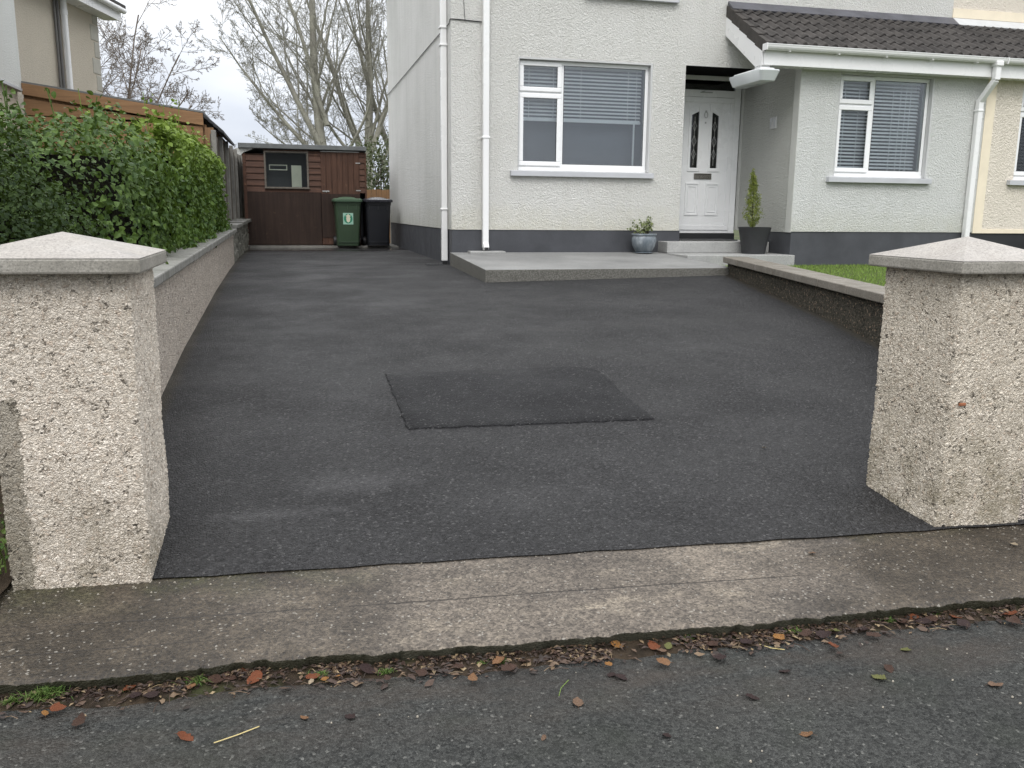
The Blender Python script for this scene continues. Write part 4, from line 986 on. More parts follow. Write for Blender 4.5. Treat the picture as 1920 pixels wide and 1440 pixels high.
m = MB(); m.prism([(1.145+.085*math.cos(a), -.155+.095*math.sin(a)) for a in np.linspace(0, 6.0, 15)], 'y', yy-.0085, yy-.0065); shf(m).build('emblem_ground', M['sticker'], stk)
m = MB(); m.prism([(1.145, -.235), (1.18, -.21), (1.19, -.15), (1.175, -.12), (1.20, -.10), (1.165, -.085), (1.145, -.06), (1.125, -.085), (1.09, -.10), (1.115, -.12), (1.105, -.15), (1.115, -.21)], 'y', yy-.0105, yy-.009); shf(m).build('emblem', M['sticker_cream'], stk)

# ------------------------------------------------------------------ left neighbour
ln = empty('left_house', (-3.6, 10, -.8), 'beige rendered house at the left edge with white overhanging upper block and rear wing', 'house')
m = MB(); m.box(-9, -3.60, 7, 14.0, -1, 1.62); m.build('lower_wall', M['beige_wall'], ln)
m = MB(); m.box(-9.1, -3.545, 7, 14.04, 1.621, 5.2); m.build('upper_block', M['pale_wall'], ln)
m = MB(); m.box(-9.1, -3.53, 7, 14.055, 1.585, 1.6205); m.build('drip_edge', M['sill'], ln)
P1 = Vector((-3.40, 19.0, 0)); dw = Vector((.2358, .9925, 0)).normalized(); nw_ = Vector((dw.y, -dw.x, 0))   # outward normal to the right
def LP(s_, o_, z): p = P1-dw*s_+nw_*o_; return (p.x, p.y, z)
def lbox(m, s0, s1, o0, o1, z0, z1):
    return m.hexa([LP(s0, o0, z0), LP(s1, o0, z0), LP(s1, o1, z0), LP(s0, o1, z0), LP(s0, o0, z1), LP(s1, o0, z1), LP(s1, o1, z1), LP(s0, o1, z1)])
m = MB(); lbox(m, 0, 5.0, -4, 0, -1, 3.85); m.build('rear_wall', M['beige_wall'], ln)
m = MB(); z = -.5; i = 0
while z < 3.6: lbox(m, -.012, .20 if i % 2 else .32, -.3, .012, z, z+.28); z += .30; i += 1
m.build('quoin', M['quoin'], ln, bevel=.012)
m = MB(); lbox(m, -.32, 5.0, .0, .30, 3.56, 3.585); lbox(m, -.34, 5.0, .30, .325, 3.545, 3.76); m.build('soffit', M['upvc2'], ln)
m = MB(); m.tube([LP(-.36, .38, 3.74), LP(5, .38, 3.74)], .055, 10); g_ = m.build('gutter', M['upvc2'], ln, autos=True)
m = MB(); m.hexa([LP(-.36, .42, 3.78), LP(5, .42, 3.78), LP(5, -4, 5.8), LP(-.36, -4, 5.8), LP(-.36, .42, 3.84), LP(5, .42, 3.84), LP(5, -4, 5.9), LP(-.36, -4, 5.9)]); m.build('roof', M['tile'], ln)
m = MB(); m.tube([LP(1.45, .07, -.5), LP(1.45, .07, 3.60), LP(1.45, .36, 3.70)], .055, 12); m.tube([LP(1.45, .07, 3.3), LP(1.45, .07, 3.38)], .063, 12); m.build('downpipe', M['upvc2'], ln, autos=True)
m = MB(); m.tube([LP(1.62, .045, -.5), LP(1.62, .045, 3.9)], .028, 10); m.tube([LP(1.72, .04, -.5), LP(1.72, .04, 3.9)], .022, 10); m.build('waste_pipe', M['waste'], ln, autos=True)
# timber lean-to
lt = empty('lean_to', (-2.3, 14, -.8), 'orange brown timber lean-to with sloping top board behind the hedge', 'lean-to')
LY = 14.02
m = MB(); m.prism([(-3.54, -.9), (-1.13, -.9), (-1.13, 1.22), (-3.54, 1.58)], 'y', LY+.04, LY+3.0); m.build('lean_to_wall', M['back_fence'], lt)
m = MB(); m.prism([(-3.54, 1.545), (-1.165, 1.205), (-1.165, 1.375), (-3.54, 1.70)], 'y', LY-.03, LY-.005); m.build('top_board', M['orange_wood'], lt, bevel=.004)
m = MB()
for (z0, z1) in ((1.27, 1.50), (1.08, 1.262), (.86, 1.072), (.64, .852), (.40, .632)):
    xr = -1.18
    m.prism([(-3.54, z0), (xr, z0-.03), (xr, min(z1-.03, 1.2)), (-3.54, min(z1, 1.54))], 'y', LY+.005, LY+.03)
m.box(-2.03, -1.99, LY-.003, LY+.004, .5, 1.03); m.build('cladding', M['orange_wood'], lt, bevel=.004)
m = MB(); m.hexa([(-3.6, LY, 1.712), (-1.16, LY, 1.385), (-1.16, LY+3, 1.385), (-3.6, LY+3, 1.712), (-3.6, LY, 1.735), (-1.16, LY, 1.41), (-1.16, LY+3, 1.41), (-3.6, LY+3, 1.735)]); m.build('lean_to_roof', M['felt'], lt)
for i in range(4):
    m = MB(); a = -1.165+i*.065; z = 1.385-i*.058; m.hexa([(a, LY-.04, z-.07), (a+.085, LY-.04, z-.125), (a+.085, LY+2.6, z-.125), (a, LY+2.6, z-.07), (a, LY-.04, z), (a+.085, LY-.04, z-.075), (a+.085, LY+2.6, z-.075), (a, LY+2.6, z)])
    m.build('edge_tile', M['black_plinth'], lt, bevel=.01)
m = MB(); m.box(-1.15, -1.03, LY-.01, LY+2.5, -.3, 1.18); m.build('end_wall', M['back_fence'], lt)

# ------------------------------------------------------------------ foliage
def leaf_geo(kind):
    """unit leaf: root at origin, along +y, folded and slightly curled"""
    if kind == 'ovate': prof = [(0, .0), (.22, .30), (.55, .36), (.82, .18), (1, 0)]
    elif kind == 'ivy': prof = [(0, .12), (.18, .46), (.42, .34), (.62, .30), (1, 0)]
    else: prof = [(0, 0), (.5, .2), (1, 0)]
    return prof
def leaves(m, pts, nrms, size, kind='ovate', up=.35, jitter=.55, szv=.35, droop=.5):
    prof = leaf_geo(kind)
    for p, n_ in zip(pts, nrms):
        n_ = Vector(n_)+Vector((random.gauss(0, jitter), random.gauss(0, jitter), random.gauss(0, jitter)+up)); n_.normalize()
        d = Vector((random.gauss(0, 1), random.gauss(0, 1), random.gauss(-droop, .8))); d = (d-n_*d.dot(n_)); d.normalize(); s_ = n_.cross(d)
        z = size*random.uniform(1-szv, 1+szv); p = Vector(p); b = len(m.v); mid = []
        for t, w_ in prof:
            c = p+d*(t*z)-n_*(z*.22*t*t); e = n_*(w_*z*.28)
            m.v += [tuple(c+s_*(w_*z)+e), tuple(c), tuple(c-s_*(w_*z)+e)]
        k = len(prof)
        for i in range(k-1):
            a = b+3*i; m.f.append((a, a+1, a+4, a+3)); m.f.append((a+1, a+2, a+5, a+4))
def blob_points(n_, cx, cy, cz, rx_, ry_, rz_, lump=.25, ls=2.5, shell=.28, seed=0, zmin=None):
    """points through the outer shell of a lumpy superellipsoid box, with outward normals"""
    P, N = [], []
    while len(P) < n_:
        d = Vector((random.gauss(0, 1), random.gauss(0, 1), random.gauss(0, 1))).normalized()
        k = 1/((abs(d.x)**3.2+abs(d.y)**3.2+abs(d.z)**3.2)**(1/3.2))
        l_ = 1+lump*noise.noise(Vector((d.x*ls+seed, d.y*ls*max(1, ry_/rx_*.6), d.z*ls)))+lump*.45*noise.noise(Vector((d.x*ls*3+seed, d.y*ls*4, d.z*ls*3)))
        r_ = k*l_*(1-shell*random.random()**1.6)
        p = Vector((cx+d.x*rx_*r_, cy+d.y*ry_*r_, cz+d.z*rz_*r_))
        if zmin is not None and p.z < zmin: continue
        P.append(p); N.append(Vector((d.x/rx_, d.y/ry_, d.z/rz_)).normalized())
    return P, N
def box_shell(n_, x0, x1, y0, y1, z0, z1, lump=.09, depth=.16, ls=2.2, seed=0, faces='xyz'):
    """points in the skin of a clipped hedge: right face, top, ends"""
    P, N = [], []
    ax = (y1-y0)*(z1-z0); at = (x1-x0)*(y1-y0); ay = (x1-x0)*(z1-z0)
    for _ in range(n_):
        r_ = random.random()*(ax+at+ay*2)
        if r_ < ax: p = Vector((x1, random.uniform(y0, y1), random.uniform(z0, z1))); n__ = Vector((1, 0, 0))
        elif r_ < ax+at: p = Vector((random.uniform(x0, x1), random.uniform(y0, y1), z1)); n__ = Vector((0, 0, 1))
        elif r_ < ax+at+ay: p = Vector((random.uniform(x0, x1), y0, random.uniform(z0, z1))); n__ = Vector((0, -1, 0))
        else: p = Vector((random.uniform(x0, x1), y1, random.uniform(z0, z1))); n__ = Vector((0, 1, 0))
        # round the top right arris
        ex = max(0, p.x-(x1-.22)); ez = max(0, p.z-(z1-.22)); l2 = math.hypot(ex, ez)
        if l2 > .22: p.x = x1-.22+ex*.22/l2; p.z = z1-.22+ez*.22/l2; n__ = Vector((ex, 0, ez)).normalized()
        q = lump*1.6*noise.noise(p*ls+Vector((seed, 0, 0)))+lump*.7*noise.noise(p*ls*3)
        p = p+n__*(q-depth*random.random()**1.5); P.append(p); N.append(n__)
    return P, N
def stems_or_core(m, base, tips, r0=.02):
    for t in tips:
        b_ = Vector(base)+Vector((random.uniform(-.15, .15), random.uniform(-.3, .3), 0)); t = Vector(t)
        mid = (b_+t)/2+Vector((random.uniform(-.1, .1), random.uniform(-.1, .1), .1)); m.tube([b_, mid, t], [r0, r0*.6, r0*.25], 4)
# privet hedge (bright, clipped)
hd = empty('privet_hedge', (-1.3, 10.6, -.9), 'bright green clipped privet hedge overhanging the boundary wall', 'hedge')
m = MB(); P, N = box_shell(16500, -1.75, -.86, 8.35, 13.1, -.38, .74, .07, .15, 2.4, 3); leaves(m, P, N, .046, 'ovate', .3, .55)
P, N = box_shell(700, -1.7, -.95, 8.5, 13.0, .72, .86, .15, .1, 3, 9); leaves(m, P, N, .045, 'ovate', .5, .7)
hfol = m; m = MB(); m.loft([rr(-1.33, 10.7, .62, 4.4, .1, -.9), rr(-1.33, 10.7, .70, 4.5, .15, .1), rr(-1.33, 10.7, .5, 4.3, .2, .50)]); m.build('stems_or_core', M['hedge_core'], hd)  # solid added core, dark to paint the shade inside the hedge
m = hfol
for _ in range(26):   # loose shoots poking out of the top
    x, y = random.uniform(-1.7, -1.0), random.uniform(8.5, 12.9); h = random.uniform(.82, 1.02)
    m.tube([(x, y, .55), (x+random.uniform(-.04, .04), y, h)], .004, 4)
    pp = [Vector((x+random.uniform(-.03, .03), y+random.uniform(-.03, .03), .7+(h-.7)*random.random())) for _ in range(9)]; leaves(m, pp, [Vector((random.gauss(0, 1), random.gauss(0, 1), .3)) for _ in pp], .036, 'ovate')
m.build('foliage', M['leaf_privet'], hd)
# big leaved climber mass
iv = empty('laurel_shrub', (-1.9, 7.2, -1.0), 'broad glossy leaved dark green shrub between the fine leaved bush and the privet', 'shrub')
m = MB()
for (n_, a, sd_) in ((12000, (-1.75, 7.35, -.12, .86, 1.15, .76), 1), (6500, (-2.5, 7.0, -.08, .75, .9, .80), 4), (3000, (-1.28, 7.9, -.22, .36, .75, .62), 8)):
    P, N = blob_points(n_, *a, lump=.32, ls=2.6, shell=.30, seed=sd_, zmin=-1.0); leaves(m, P, N, .041, 'ivy', .2, .42, droop=1.0)
lfol = m; m = MB(); m.loft([rr(-1.9, 7.3, .9, 1.3, .3, -1.05), rr(-1.95, 7.3, 1.7, 1.5, .4, -.2), rr(-1.95, 7.3, 1.3, 1.1, .3, .36)]); m.build('stems_or_core', M['hedge_core'], iv)  # solid core filling the shrub, coloured as the shade behind its leaves
m = lfol
for _ in range(22):
    x, y = random.uniform(-2.7, -1.2), random.uniform(6.7, 8.2); h = random.uniform(.70, .90)-max(0, x+1.7)*.25
    tip = (x+random.uniform(-.12, .12), y, h); m.tube([(x, y, .4), tip], .005, 4)
    pp = [Vector((x, y, .5)).lerp(Vector(tip), .3+.75*random.random())+Vector((random.uniform(-.04, .04), random.uniform(-.04, .04), 0)) for _ in range(9)]; leaves(m, pp, [Vector((random.gauss(0, 1), random.gauss(0, 1), .5)) for _ in pp], .042, 'ovate')
m.build('foliage', M['leaf_ivy'], iv)
# fine dark shrub in front
ds = empty('dark_shrub', (-1.7, 5.2, -1.1), 'fine leaved very dark green shrub behind the left pillar at the frame edge', 'shrub')
m = MB()
for (n_, a, sd_) in ((11000, (-1.66, 5.35, -.38, .56, .85, .76), 2), (8000, (-1.28, 5.1, -.56, .28, .75, .54), 6), (6000, (-1.62, 4.9, -.26, .4, .6, .66), 11)):
    P, N = blob_points(n_, *a, lump=.34, ls=3.2, shell=.34, seed=sd_, zmin=-1.25); leaves(m, P, N, .026, 'ovate', .45, .6)
m.build('foliage', M['leaf_dark'], ds)
m = MB(); m.loft([rr(-1.7, 5.3, .5, .9, .2, -1.3), rr(-1.7, 5.3, .75, 1.1, .25, -.6), rr(-1.7, 5.3, .5, .7, .2, -.05)]); m.build('stems_or_core', M['hedge_core'], ds)  # solid core again, interior shade painted by its dark colour
# evergreen bush and fence behind the shed
eb = empty('back_bush', (2.4, 25, -.8), 'dark olive bush between the shed and the house wall', 'shrub')
m = MB()
P, N = blob_points(5200, 2.6, 25, .55, 1.2, 1.0, 1.35, lump=.3, ls=2.6, shell=.4, seed=5, zmin=-.8); leaves(m, P, N, .075, 'ovate', .3, .6)
m.build('foliage', M['leaf_back'], eb)
m = MB(); stems_or_core(m, (2.6, 25, -.8), [(2.6+random.uniform(-.9, .9), 25+random.uniform(-.6, .6), random.uniform(.3, 1.9)) for _ in range(26)], .03); m.build('stems_or_core', M['twig'], eb)
bf = empty('back_fence', (2.6, 22.5, -.8), 'low orange brown board fence behind the black bin', 'fence')
m = MB(); x = 1.3
while x < 5: m.box(x, x+.115, 22.5, 22.52, -.8, .52+random.uniform(-.008, .008)); x += .12
m.build('panel', M['back_fence'], bf)
m = MB(); m.box(1.25, 5, 22.525, 22.58, .3, .38); m.box(1.25, 5, 22.525, 22.58, -.4, -.32); m.build('rail', M['back_fence'], bf)

# ------------------------------------------------------------------ bare trees
def grow(m, p, d, L, r0, level, maxl, cfg, rng):
    segs = max(3, int(L/cfg['seg'][min(level, len(cfg['seg'])-1)])); pts = [p.copy()]; rad = [r0]; dirs = [d.copy()]
    d = d.copy(); p = p.copy()
    wob = cfg['wob'][min(level, len(cfg['wob'])-1)]; upt = cfg['up'][min(level, len(cfg['up'])-1)]
    for i in range(segs):
        d = d+Vector((rng.gauss(0, wob), rng.gauss(0, wob), rng.gauss(0, wob)+upt)); d.normalize()
        p = p+d*(L/segs); pts.append(p.copy()); dirs.append(d.copy()); rad.append(max(cfg['rmin'], r0*(1-(i+1)/segs*.82)))
    m.tube(pts, rad, 8 if level == 0 else (5 if level == 1 else 3), cap=False)
    if level >= maxl: return
    nch = cfg['nch'][level]; st = cfg['start'][level]
    for c in range(nch):
        t = st+(1-st)*(c+rng.random()*.8)/nch; t = min(.97, t); i = min(segs-1, int(t*segs)); q = pts[i].lerp(pts[i+1], t*segs-i)
        ax = dirs[i].orthogonal(); ax.rotate(Matrix.Rotation(rng.uniform(0, 6.283), 3, dirs[i])); ang = R(rng.uniform(*cfg['ang'][level]))
        nd = dirs[i].copy(); nd.rotate(Matrix.Rotation(ang, 3, ax))
        cl = L*cfg['len'][level]*(1.08-t*.62)*rng.uniform(.75, 1.2)
        grow(m, q, nd, cl, max(cfg['rmin'], rad[i]*cfg['rr']), level+1, maxl, cfg, rng)
def tree(base, trunks, cfg, seed, label, mat, maxl=4, group='bare trees behind the shed'):
    rng = random.Random(seed); t_ = empty('bare_tree', base, label, 'tree', group)
    full = MB()
    m = MB(); cr_ = MB()
    for (off, d, L, r0) in trunks:
        a = Vector(base)+Vector(off); dd_ = Vector(d).normalized()
        # limb itself
        segs = 10; pts = [a]; rad = [r0]; dd2 = dd_.copy(); p = a.copy(); dirs = [dd2.copy()]
        for i in range(segs):
            dd2 = (dd2+Vector((rng.gauss(0, .045), rng.gauss(0, .045), cfg['up'][0]))).normalized(); p = p+dd2*(L/segs); pts.append(p.copy()); dirs.append(dd2.copy()); rad.append(max(.02, r0*(1-(i+1)/segs*.86)))
        m.tube(pts, rad, 10, cap=False)
        n_ = cfg['nch'][0]
        for c in range(n_):
            t = cfg['start'][0]+(1-cfg['start'][0])*(c+rng.random()*.7)/n_; i = min(segs-1, int(t*segs)); q = pts[i].lerp(pts[i+1], t*segs-i)
            ax = dirs[i].orthogonal(); ax.rotate(Matrix.Rotation(rng.uniform(0, 6.283), 3, dirs[i])); nd = dirs[i].copy(); nd.rotate(Matrix.Rotation(R(rng.uniform(*cfg['ang'][0])), 3, ax))
            grow(cr_, q, nd, L*cfg['len'][0]*(1.1-t*.6)*rng.uniform(.75, 1.2), max(cfg['rmin'], rad[i]*cfg['rr']), 1, maxl, cfg, rng)
    m.build('trunk', mat, t_, smooth=True); cr_.build('crown', mat, t_, smooth=True)
    return t_
CFG = dict(seg=[.8, .45, .30, .22, .18], wob=[.05, .075, .11, .15, .17], up=[.04, .065, .065, .05, .03], rmin=.0070, nch=[12, 7, 6, 4], start=[.10, .12, .12, .15], ang=[(22, 48), (24, 50), (26, 55), (25, 60)], len=[.46, .46, .46, .50], rr=.38)
tree((1.95, 40, -1), [((0, 0, 0), (-.10, 0, 1), 15, .27), ((-.1, 0, 3.0), (-.55, .1, 1), 9.8, .15), ((0, 0, 2.6), (-1.05, .2, 1), 7.2, .12), ((0, 0, 2.4), (-1.5, -.3, .85), 4.0, .08), ((-.2, 0, 4.6), (-.35, .1, 1), 9, .12)], CFG, 3, 'tall bare tree leaning left, its trunk rising above the middle of the shed roof', M['bark'])
tree((3.6, 41, -1), [((0, 0, 0), (-.05, 0, 1), 14.5, .25), ((0, 0, 2.8), (-.5, .1, 1), 10, .15), ((0, 0, 3.4), (.35, .1, 1), 9.5, .14), ((0, 0, 2.6), (-.85, -.1, .9), 7, .09)], CFG, 8, 'tall bare tree with forked trunk above the right end of the shed roof', M['bark'])
tree((4.9, 42, -1), [((0, 0, 0), (0, 0, 1), 13, .25), ((0, 0, 1.6), (.45, .1, 1), 9, .17), ((0, 0, 3), (-.35, 0, 1), 9, .14)], CFG, 15, 'bare tree half hidden by the gable wall, right of the forked one', M['bark'])
CF2 = dict(seg=[.5, .4, .3, .22, .18], wob=[.06, .10, .15, .19, .2], up=[.0, .0, -.012, -.015, -.01], rmin=.0060, nch=[10, 7, 5, 4], start=[.12, .15, .15, .2], ang=[(30, 75), (28, 65), (30, 65), (30, 65)], len=[.55, .52, .48, .45], rr=.55)
tree((-5.3, 30, -1), [((0, 0, 0), (.12, 0, 1), 6.9, .07), ((0, 0, 1.2), (.45, .1, 1), 5.0, .055), ((0, 0, 1.6), (.8, 0, .8), 3.8, .05), ((0, 0, 1.0), (-.5, 0, 1), 4.6, .05), ((0, 0, 1.8), (1.2, .2, .5), 2.9, .04), ((0, 0, 2.0), (.3, .3, 1), 4.6, .045), ((0, 0, 1.9), (.9, -.2, .9), 3.4, .04), ((.2, 0, 1.2), (1.4, .1, .7), 3.6, .04), ((0, 0, 1.5), (-.2, .1, 1), 5.4, .045)], CF2, 21, 'small bare shrubby tree seen above the orange lean-to', M['bark2'], 4)

# ------------------------------------------------------------------ pots
p1 = empty('plant_pot', (5.03, 12.12, -.566), 'round blue grey glazed pot left of the doorstep', 'pot', 'plant pots by the front door')
m = MB(); m.lathe([(.10, .012), (.125, .03), (.165, .10), (.183, .17), (.180, .22), (.168, .245), (.172, .25), (.186, .256), (.188, .272), (.178, .278), (.165, .272), (.155, .22)], (5.03, 12.12, -.566), 40); m.build('bowl', M['pot_glaze'], p1, autos=True)
m = MB(); m.lathe([(.12, 0), (.135, .004), (.135, .012), (.12, .014)], (5.03, 12.12, -.566), 32); m.build('foot', M['pot_glaze'], p1, autos=True)
m = MB(); m.lathe([(.01, .24), (.16, .24)], (5.03, 12.12, -.566), 24); m.build('compost', M['soil'], p1)
pl1 = empty('potted_shrub', (5.03, 12.12, -.32), 'small pale green variegated shrub growing in the glazed pot', 'plant')
m = MB(); st_ = MB()
for k in range(17):
    a = random.uniform(0, 6.28); r_ = random.uniform(.06, .25); h = random.uniform(.10, .27); b_ = Vector((5.03+.05*math.cos(a), 12.12+.05*math.sin(a), -.33)); tp = Vector((5.03+r_*math.cos(a), 12.12+r_*math.sin(a)*.6, -.31+h*(1.1-r_*1.2)))
    md = (b_+tp)/2+Vector((0, 0, .03)); st_.tube([b_, md, tp], [.005, .004, .002], 4)
    pp = [b_.lerp(tp, random.uniform(.45, 1.05))+Vector((random.uniform(-.02, .02), random.uniform(-.02, .02), random.uniform(-.01, .02))) for _ in range(15)]; leaves(m, pp, [Vector((random.gauss(0, .5), -.6, .6)) for _ in pp], .034, 'ovate')
m.build('foliage', M['leaf_pot'], pl1); st_.build('stems_or_core', M['twig'], pl1)
p2 = empty('plant_pot', (6.62, 11.77, -.566), 'tall charcoal planter right of the doorstep', 'pot', 'plant pots by the front door')
m = MB(); c_ = (6.62, 11.77, -.566)
m.loft([rr(c_[0], c_[1], .30, .30, .10, c_[2]), rr(c_[0], c_[1], .33, .33, .11, c_[2]+.12), rr(c_[0], c_[1], .41, .41, .13, c_[2]+.36), rr(c_[0], c_[1], .42, .42, .13, c_[2]+.385), rr(c_[0], c_[1], .385, .385, .12, c_[2]+.388), rr(c_[0], c_[1], .37, .37, .12, c_[2]+.33)]); m.build('planter', M['pot_dark'], p2, autos=True)
m = MB(); m.lathe([(.01, .34), (.17, .34)], c_, 24); m.build('compost', M['soil'], p2)
p3 = empty('dwarf_conifer', (6.58, 11.77, -.2), 'yellow green cone shaped conifer in the charcoal planter', 'conifer')
m = MB(); m.tube([(6.58, 11.77, -.24), (6.56, 11.77, .3), (6.54, 11.77, .62)], [.012, .008, .003], 5); m.build('trunk', M['twig'], p3)
m = MB()
for _ in range(330):
    t = random.random()**1.15; z = -.19+.72*t; r_ = (.165*(1-t)**.75*min(1, (t+.06)*5))*random.uniform(.55, 1.1)+.008; a = random.uniform(0, 6.28); cxx = 6.58-.04*t
    b_ = Vector((cxx+r_*.3*math.cos(a), 11.77+r_*.3*math.sin(a), z)); tp = Vector((cxx+r_*math.cos(a), 11.77+r_*math.sin(a), z+.05+.05*random.random()))
    pp = [b_.lerp(tp, random.uniform(.2, 1.1))+Vector((random.gauss(0, .008), random.gauss(0, .008), random.gauss(0, .008))) for _ in range(13)]
    leaves(m, pp, [(tp-b_).cross(Vector((0, 0, 1)))+Vector((0, -.2, .1)) for _ in pp], .024, 'needle', 0, .5)
for _ in range(60):
    z = random.uniform(.45, .81); pp = [Vector((6.54+random.gauss(0, .012*(1-(z-.45)*2)+.003), 11.77+random.gauss(0, .01), z-.14))]; leaves(m, pp, [Vector((random.gauss(0, 1), random.gauss(0, 1), 0))], .03, 'needle', 0, .2)
m.build('foliage', M['leaf_conifer'], p3)
# flower bed shrub of the attached house
sh = empty('bed_shrub', (11.55, 10.9, -.7), 'small green shrub against the black plinth at the right edge', 'shrub')
m = MB(); P, N = blob_points(900, 11.6, 10.9, -.42, .42, .35, .34, lump=.3, ls=3, shell=.6, seed=4, zmin=-.72); leaves(m, P, N, .045, 'ovate'); m.build('foliage', M['leaf_ivy'], sh)
m = MB(); stems_or_core(m, (11.6, 10.9, -.72), [(11.6+random.uniform(-.4, .4), 10.9, random.uniform(-.4, 0)) for _ in range(12)], .01); m.build('stems_or_core', M['twig'], sh)

# door mat
m = MB(); m.box(5.78, 6.75, 12.50, 13.05, -.400, -.385); tag(m.build('door_mat', M['black_plinth'], origin=(6.2, 12.8, -.4), bevel=.004), 'thin black door mat on the step in front of the white door', 'mat')
# drain cover by the corner pipe
m = MB(); zz = float(drive_z(2.0, 12.4))+.006; m.box(1.88, 2.12, 12.45, 12.62, zz, zz+.012)
for i in range(5): m.box(1.90+i*.045, 1.92+i*.045, 12.47, 12.60, zz+.012, zz+.018)
tag(m.build('drain_cover', M['black_plinth'], origin=(2, 12.5, zz), bevel=.002), 'small dark drain grate in the tarmac beside the corner downpipe', 'drain cover')

# ------------------------------------------------------------------ fallen leaves
LC = {'rust-orange': (.21, .062, .022), 'bright yellow-orange': (.36, .17, .045), 'dark maroon': (.038, .019, .017), 'brown': (.075, .038, .024), 'pinkish tan': (.22, .135, .085), 'cream': (.48, .39, .27), 'yellow-green': (.17, .175, .055), 'pale orange-brown': (.27, .14, .065)}
def litter_mat(name, c):
    t = NT(name)
    n_ = t.noise(60, 5, .6)
    base = t.mix(t.ramp(n_, [(.35, 0.), (.62, 1.)]), c, tuple(x*.38 for x in c))
    base = t.mix(t.ramp(t.noise(150, 3), [(.62, 0.), (.7, .6)]), base, (.04, .02, .012))
    y = t.n('ShaderNodeMath', {0: t.xyz()[0]}, operation='ABSOLUTE').outputs[0]
    base = t.mix(t.ramp(y, [(.0, .5), (.0012, 0.)]), base, tuple(min(1, x*1.6+.02) for x in c))
    return t.fin(base, .55, t.bump(n_, .9, .004), .3)
LM = {k: litter_mat('leaf_'+k.replace(' ', '_').replace('-', '_'), v) for k, v in LC.items()}
def litter_mesh(i):
    rng = random.Random(100+i); m = MB(); n_ = 12
    asp = rng.uniform(.75, 1.0); curl = rng.uniform(.3, .85); fold = rng.uniform(-.15, .35); notch = [rng.uniform(.82, 1.08) for _ in range(40)]
    for j in range(n_+1):
        t = j/n_; w_ = asp*.5*math.sin(math.pi*t**.8)**.75*(1-.2*t)*(notch[j] if 0 < j < n_ else 1)
        if j in (0, n_): w_ = .004
        for k in range(-3, 4):
            x = w_*k/3*(notch[j+14] if abs(k) == 3 else 1); y = t-.5
            z = curl*(y*y*1.1+x*x*1.3)*(.6+.4*math.sin(3*t+i))+fold*abs(x)*.5+.025*math.sin(9*x+7*y+i)
            m.v.append((x, y, z))
    for j in range(n_):
        for k in range(6): a = j*7+k; m.f.append((a, a+1, a+8, a+7))
    b = len(m.v); m.tube([(0, -.49, .06), (.01, -.62, .06), (.03, -.74, .02)], [.010, .008, .006], 4)
    zmin = min(v[2] for v in m.v); m.v = [(x, y, z-zmin) for x, y, z in m.v]
    me = bpy.data.meshes.new('fallen_leaf'); me.from_pydata(m.v, [], m.f); me.polygons.foreach_set('use_smooth', [True]*len(me.polygons)); return me
RAW = [  # u, v, colour, size px in the photograph's pixels, used once to find the spot on the ground
 (242,1293,'rust-orange',26),(109,1329,'rust-orange',24),(84,1337,'bright yellow-orange',15),(458,1259,'rust-orange',20),(476,1273,'rust-orange',38),(587,1270,'rust-orange',26),(609,1274,'bright yellow-orange',17),
 (348,1384,'rust-orange',32),(570,1347,'pale orange-brown',16),(656,1345,'dark maroon',22),(284,1306,'dark maroon',28),(255,1304,'dark maroon',24),(405,1277,'brown',30),(430,1270,'brown',26),(689,1257,'dark maroon',32),(634,1268,'bright yellow-orange',12),
 (583,1279,'cream',14),(886,1272,'pale orange-brown',22),(934,1241,'pale orange-brown',28),(961,1226,'dark maroon',28),(955,1253,'brown',30),(1157,1211,'bright yellow-orange',24),(1225,1211,'rust-orange',30),(1253,1212,'yellow-green',22),
 (1240,1220,'pinkish tan',18),(1141,1246,'bright yellow-orange',20),(1243,1242,'pale orange-brown',26),(1083,1318,'pinkish tan',28),(1165,1272,'dark maroon',24),(1147,1266,'dark maroon',20),(726,1272,'brown',18),(1019,1384,'pinkish tan',13),
 (1579,1166,'cream',24),(1461,1195,'bright yellow-orange',24),(1399,1205,'dark maroon',32),(1544,1191,'dark maroon',28),(1561,1211,'rust-orange',24),(1566,1184,'yellow-green',20),(1639,1192,'brown',26),(1710,1159,'rust-orange',22),
 (1791,1157,'rust-orange',22),(1730,1167,'dark maroon',26),(1805,1170,'dark maroon',26),(1893,1152,'rust-orange',24),(1900,1165,'brown',32),(1647,1272,'yellow-green',26),(1699,1220,'yellow-green',18),(1667,1255,'brown',22),
 (1867,1286,'pinkish tan',24),(1510,1377,'pale orange-brown',26),(1411,1309,'dark maroon',24),(1349,1233,'dark maroon',24),(1472,1260,'dark maroon',20),(1337,1210,'brown',26),(1251,1381,'dark maroon',20),(1523,1038,'pinkish tan',14),
 (1902,1021,'cream',15),(1432,843,'cream',8),(1430,1192,'pinkish tan',18),(1420,1183,'brown',22),(1745,1162,'brown',24),(1375,1189,'brown',20),(150,1352,'brown',26),(360,1288,'pale orange-brown',20),(1690,1166,'brown',22),(1620,1180,'dark maroon',22),(1510,1190,'brown',24),(980,1240,'brown',22),(860,1250,'brown',20),(790,1262,'brown',22)]
info = []
for i, (u, v, c, px) in enumerate(RAW):
    zz = -1.43
    p = on_z(u, v, zz); where = 'road'
    if p[1] > kerb_y(p[0])-.16: where = 'gutter'; zz = -1.418; p = on_z(u, v, zz)
    if v < 1060: where = 'path'; zz = -1.357; p = on_z(u, v, zz)
    if v < 900:
        where = 'drive'
        for z_ in np.arange(-1.35, -.8, .002):
            p = on_z(u, v, z_)
            if drive_z(p[0], p[1]) <= z_: zz = z_; break
        zz = float(drive_z(p[0], p[1]))+.012
    dist = float(np.linalg.norm(p)); info.append((p, zz, c, px*dist/F_PX*1.02, where))
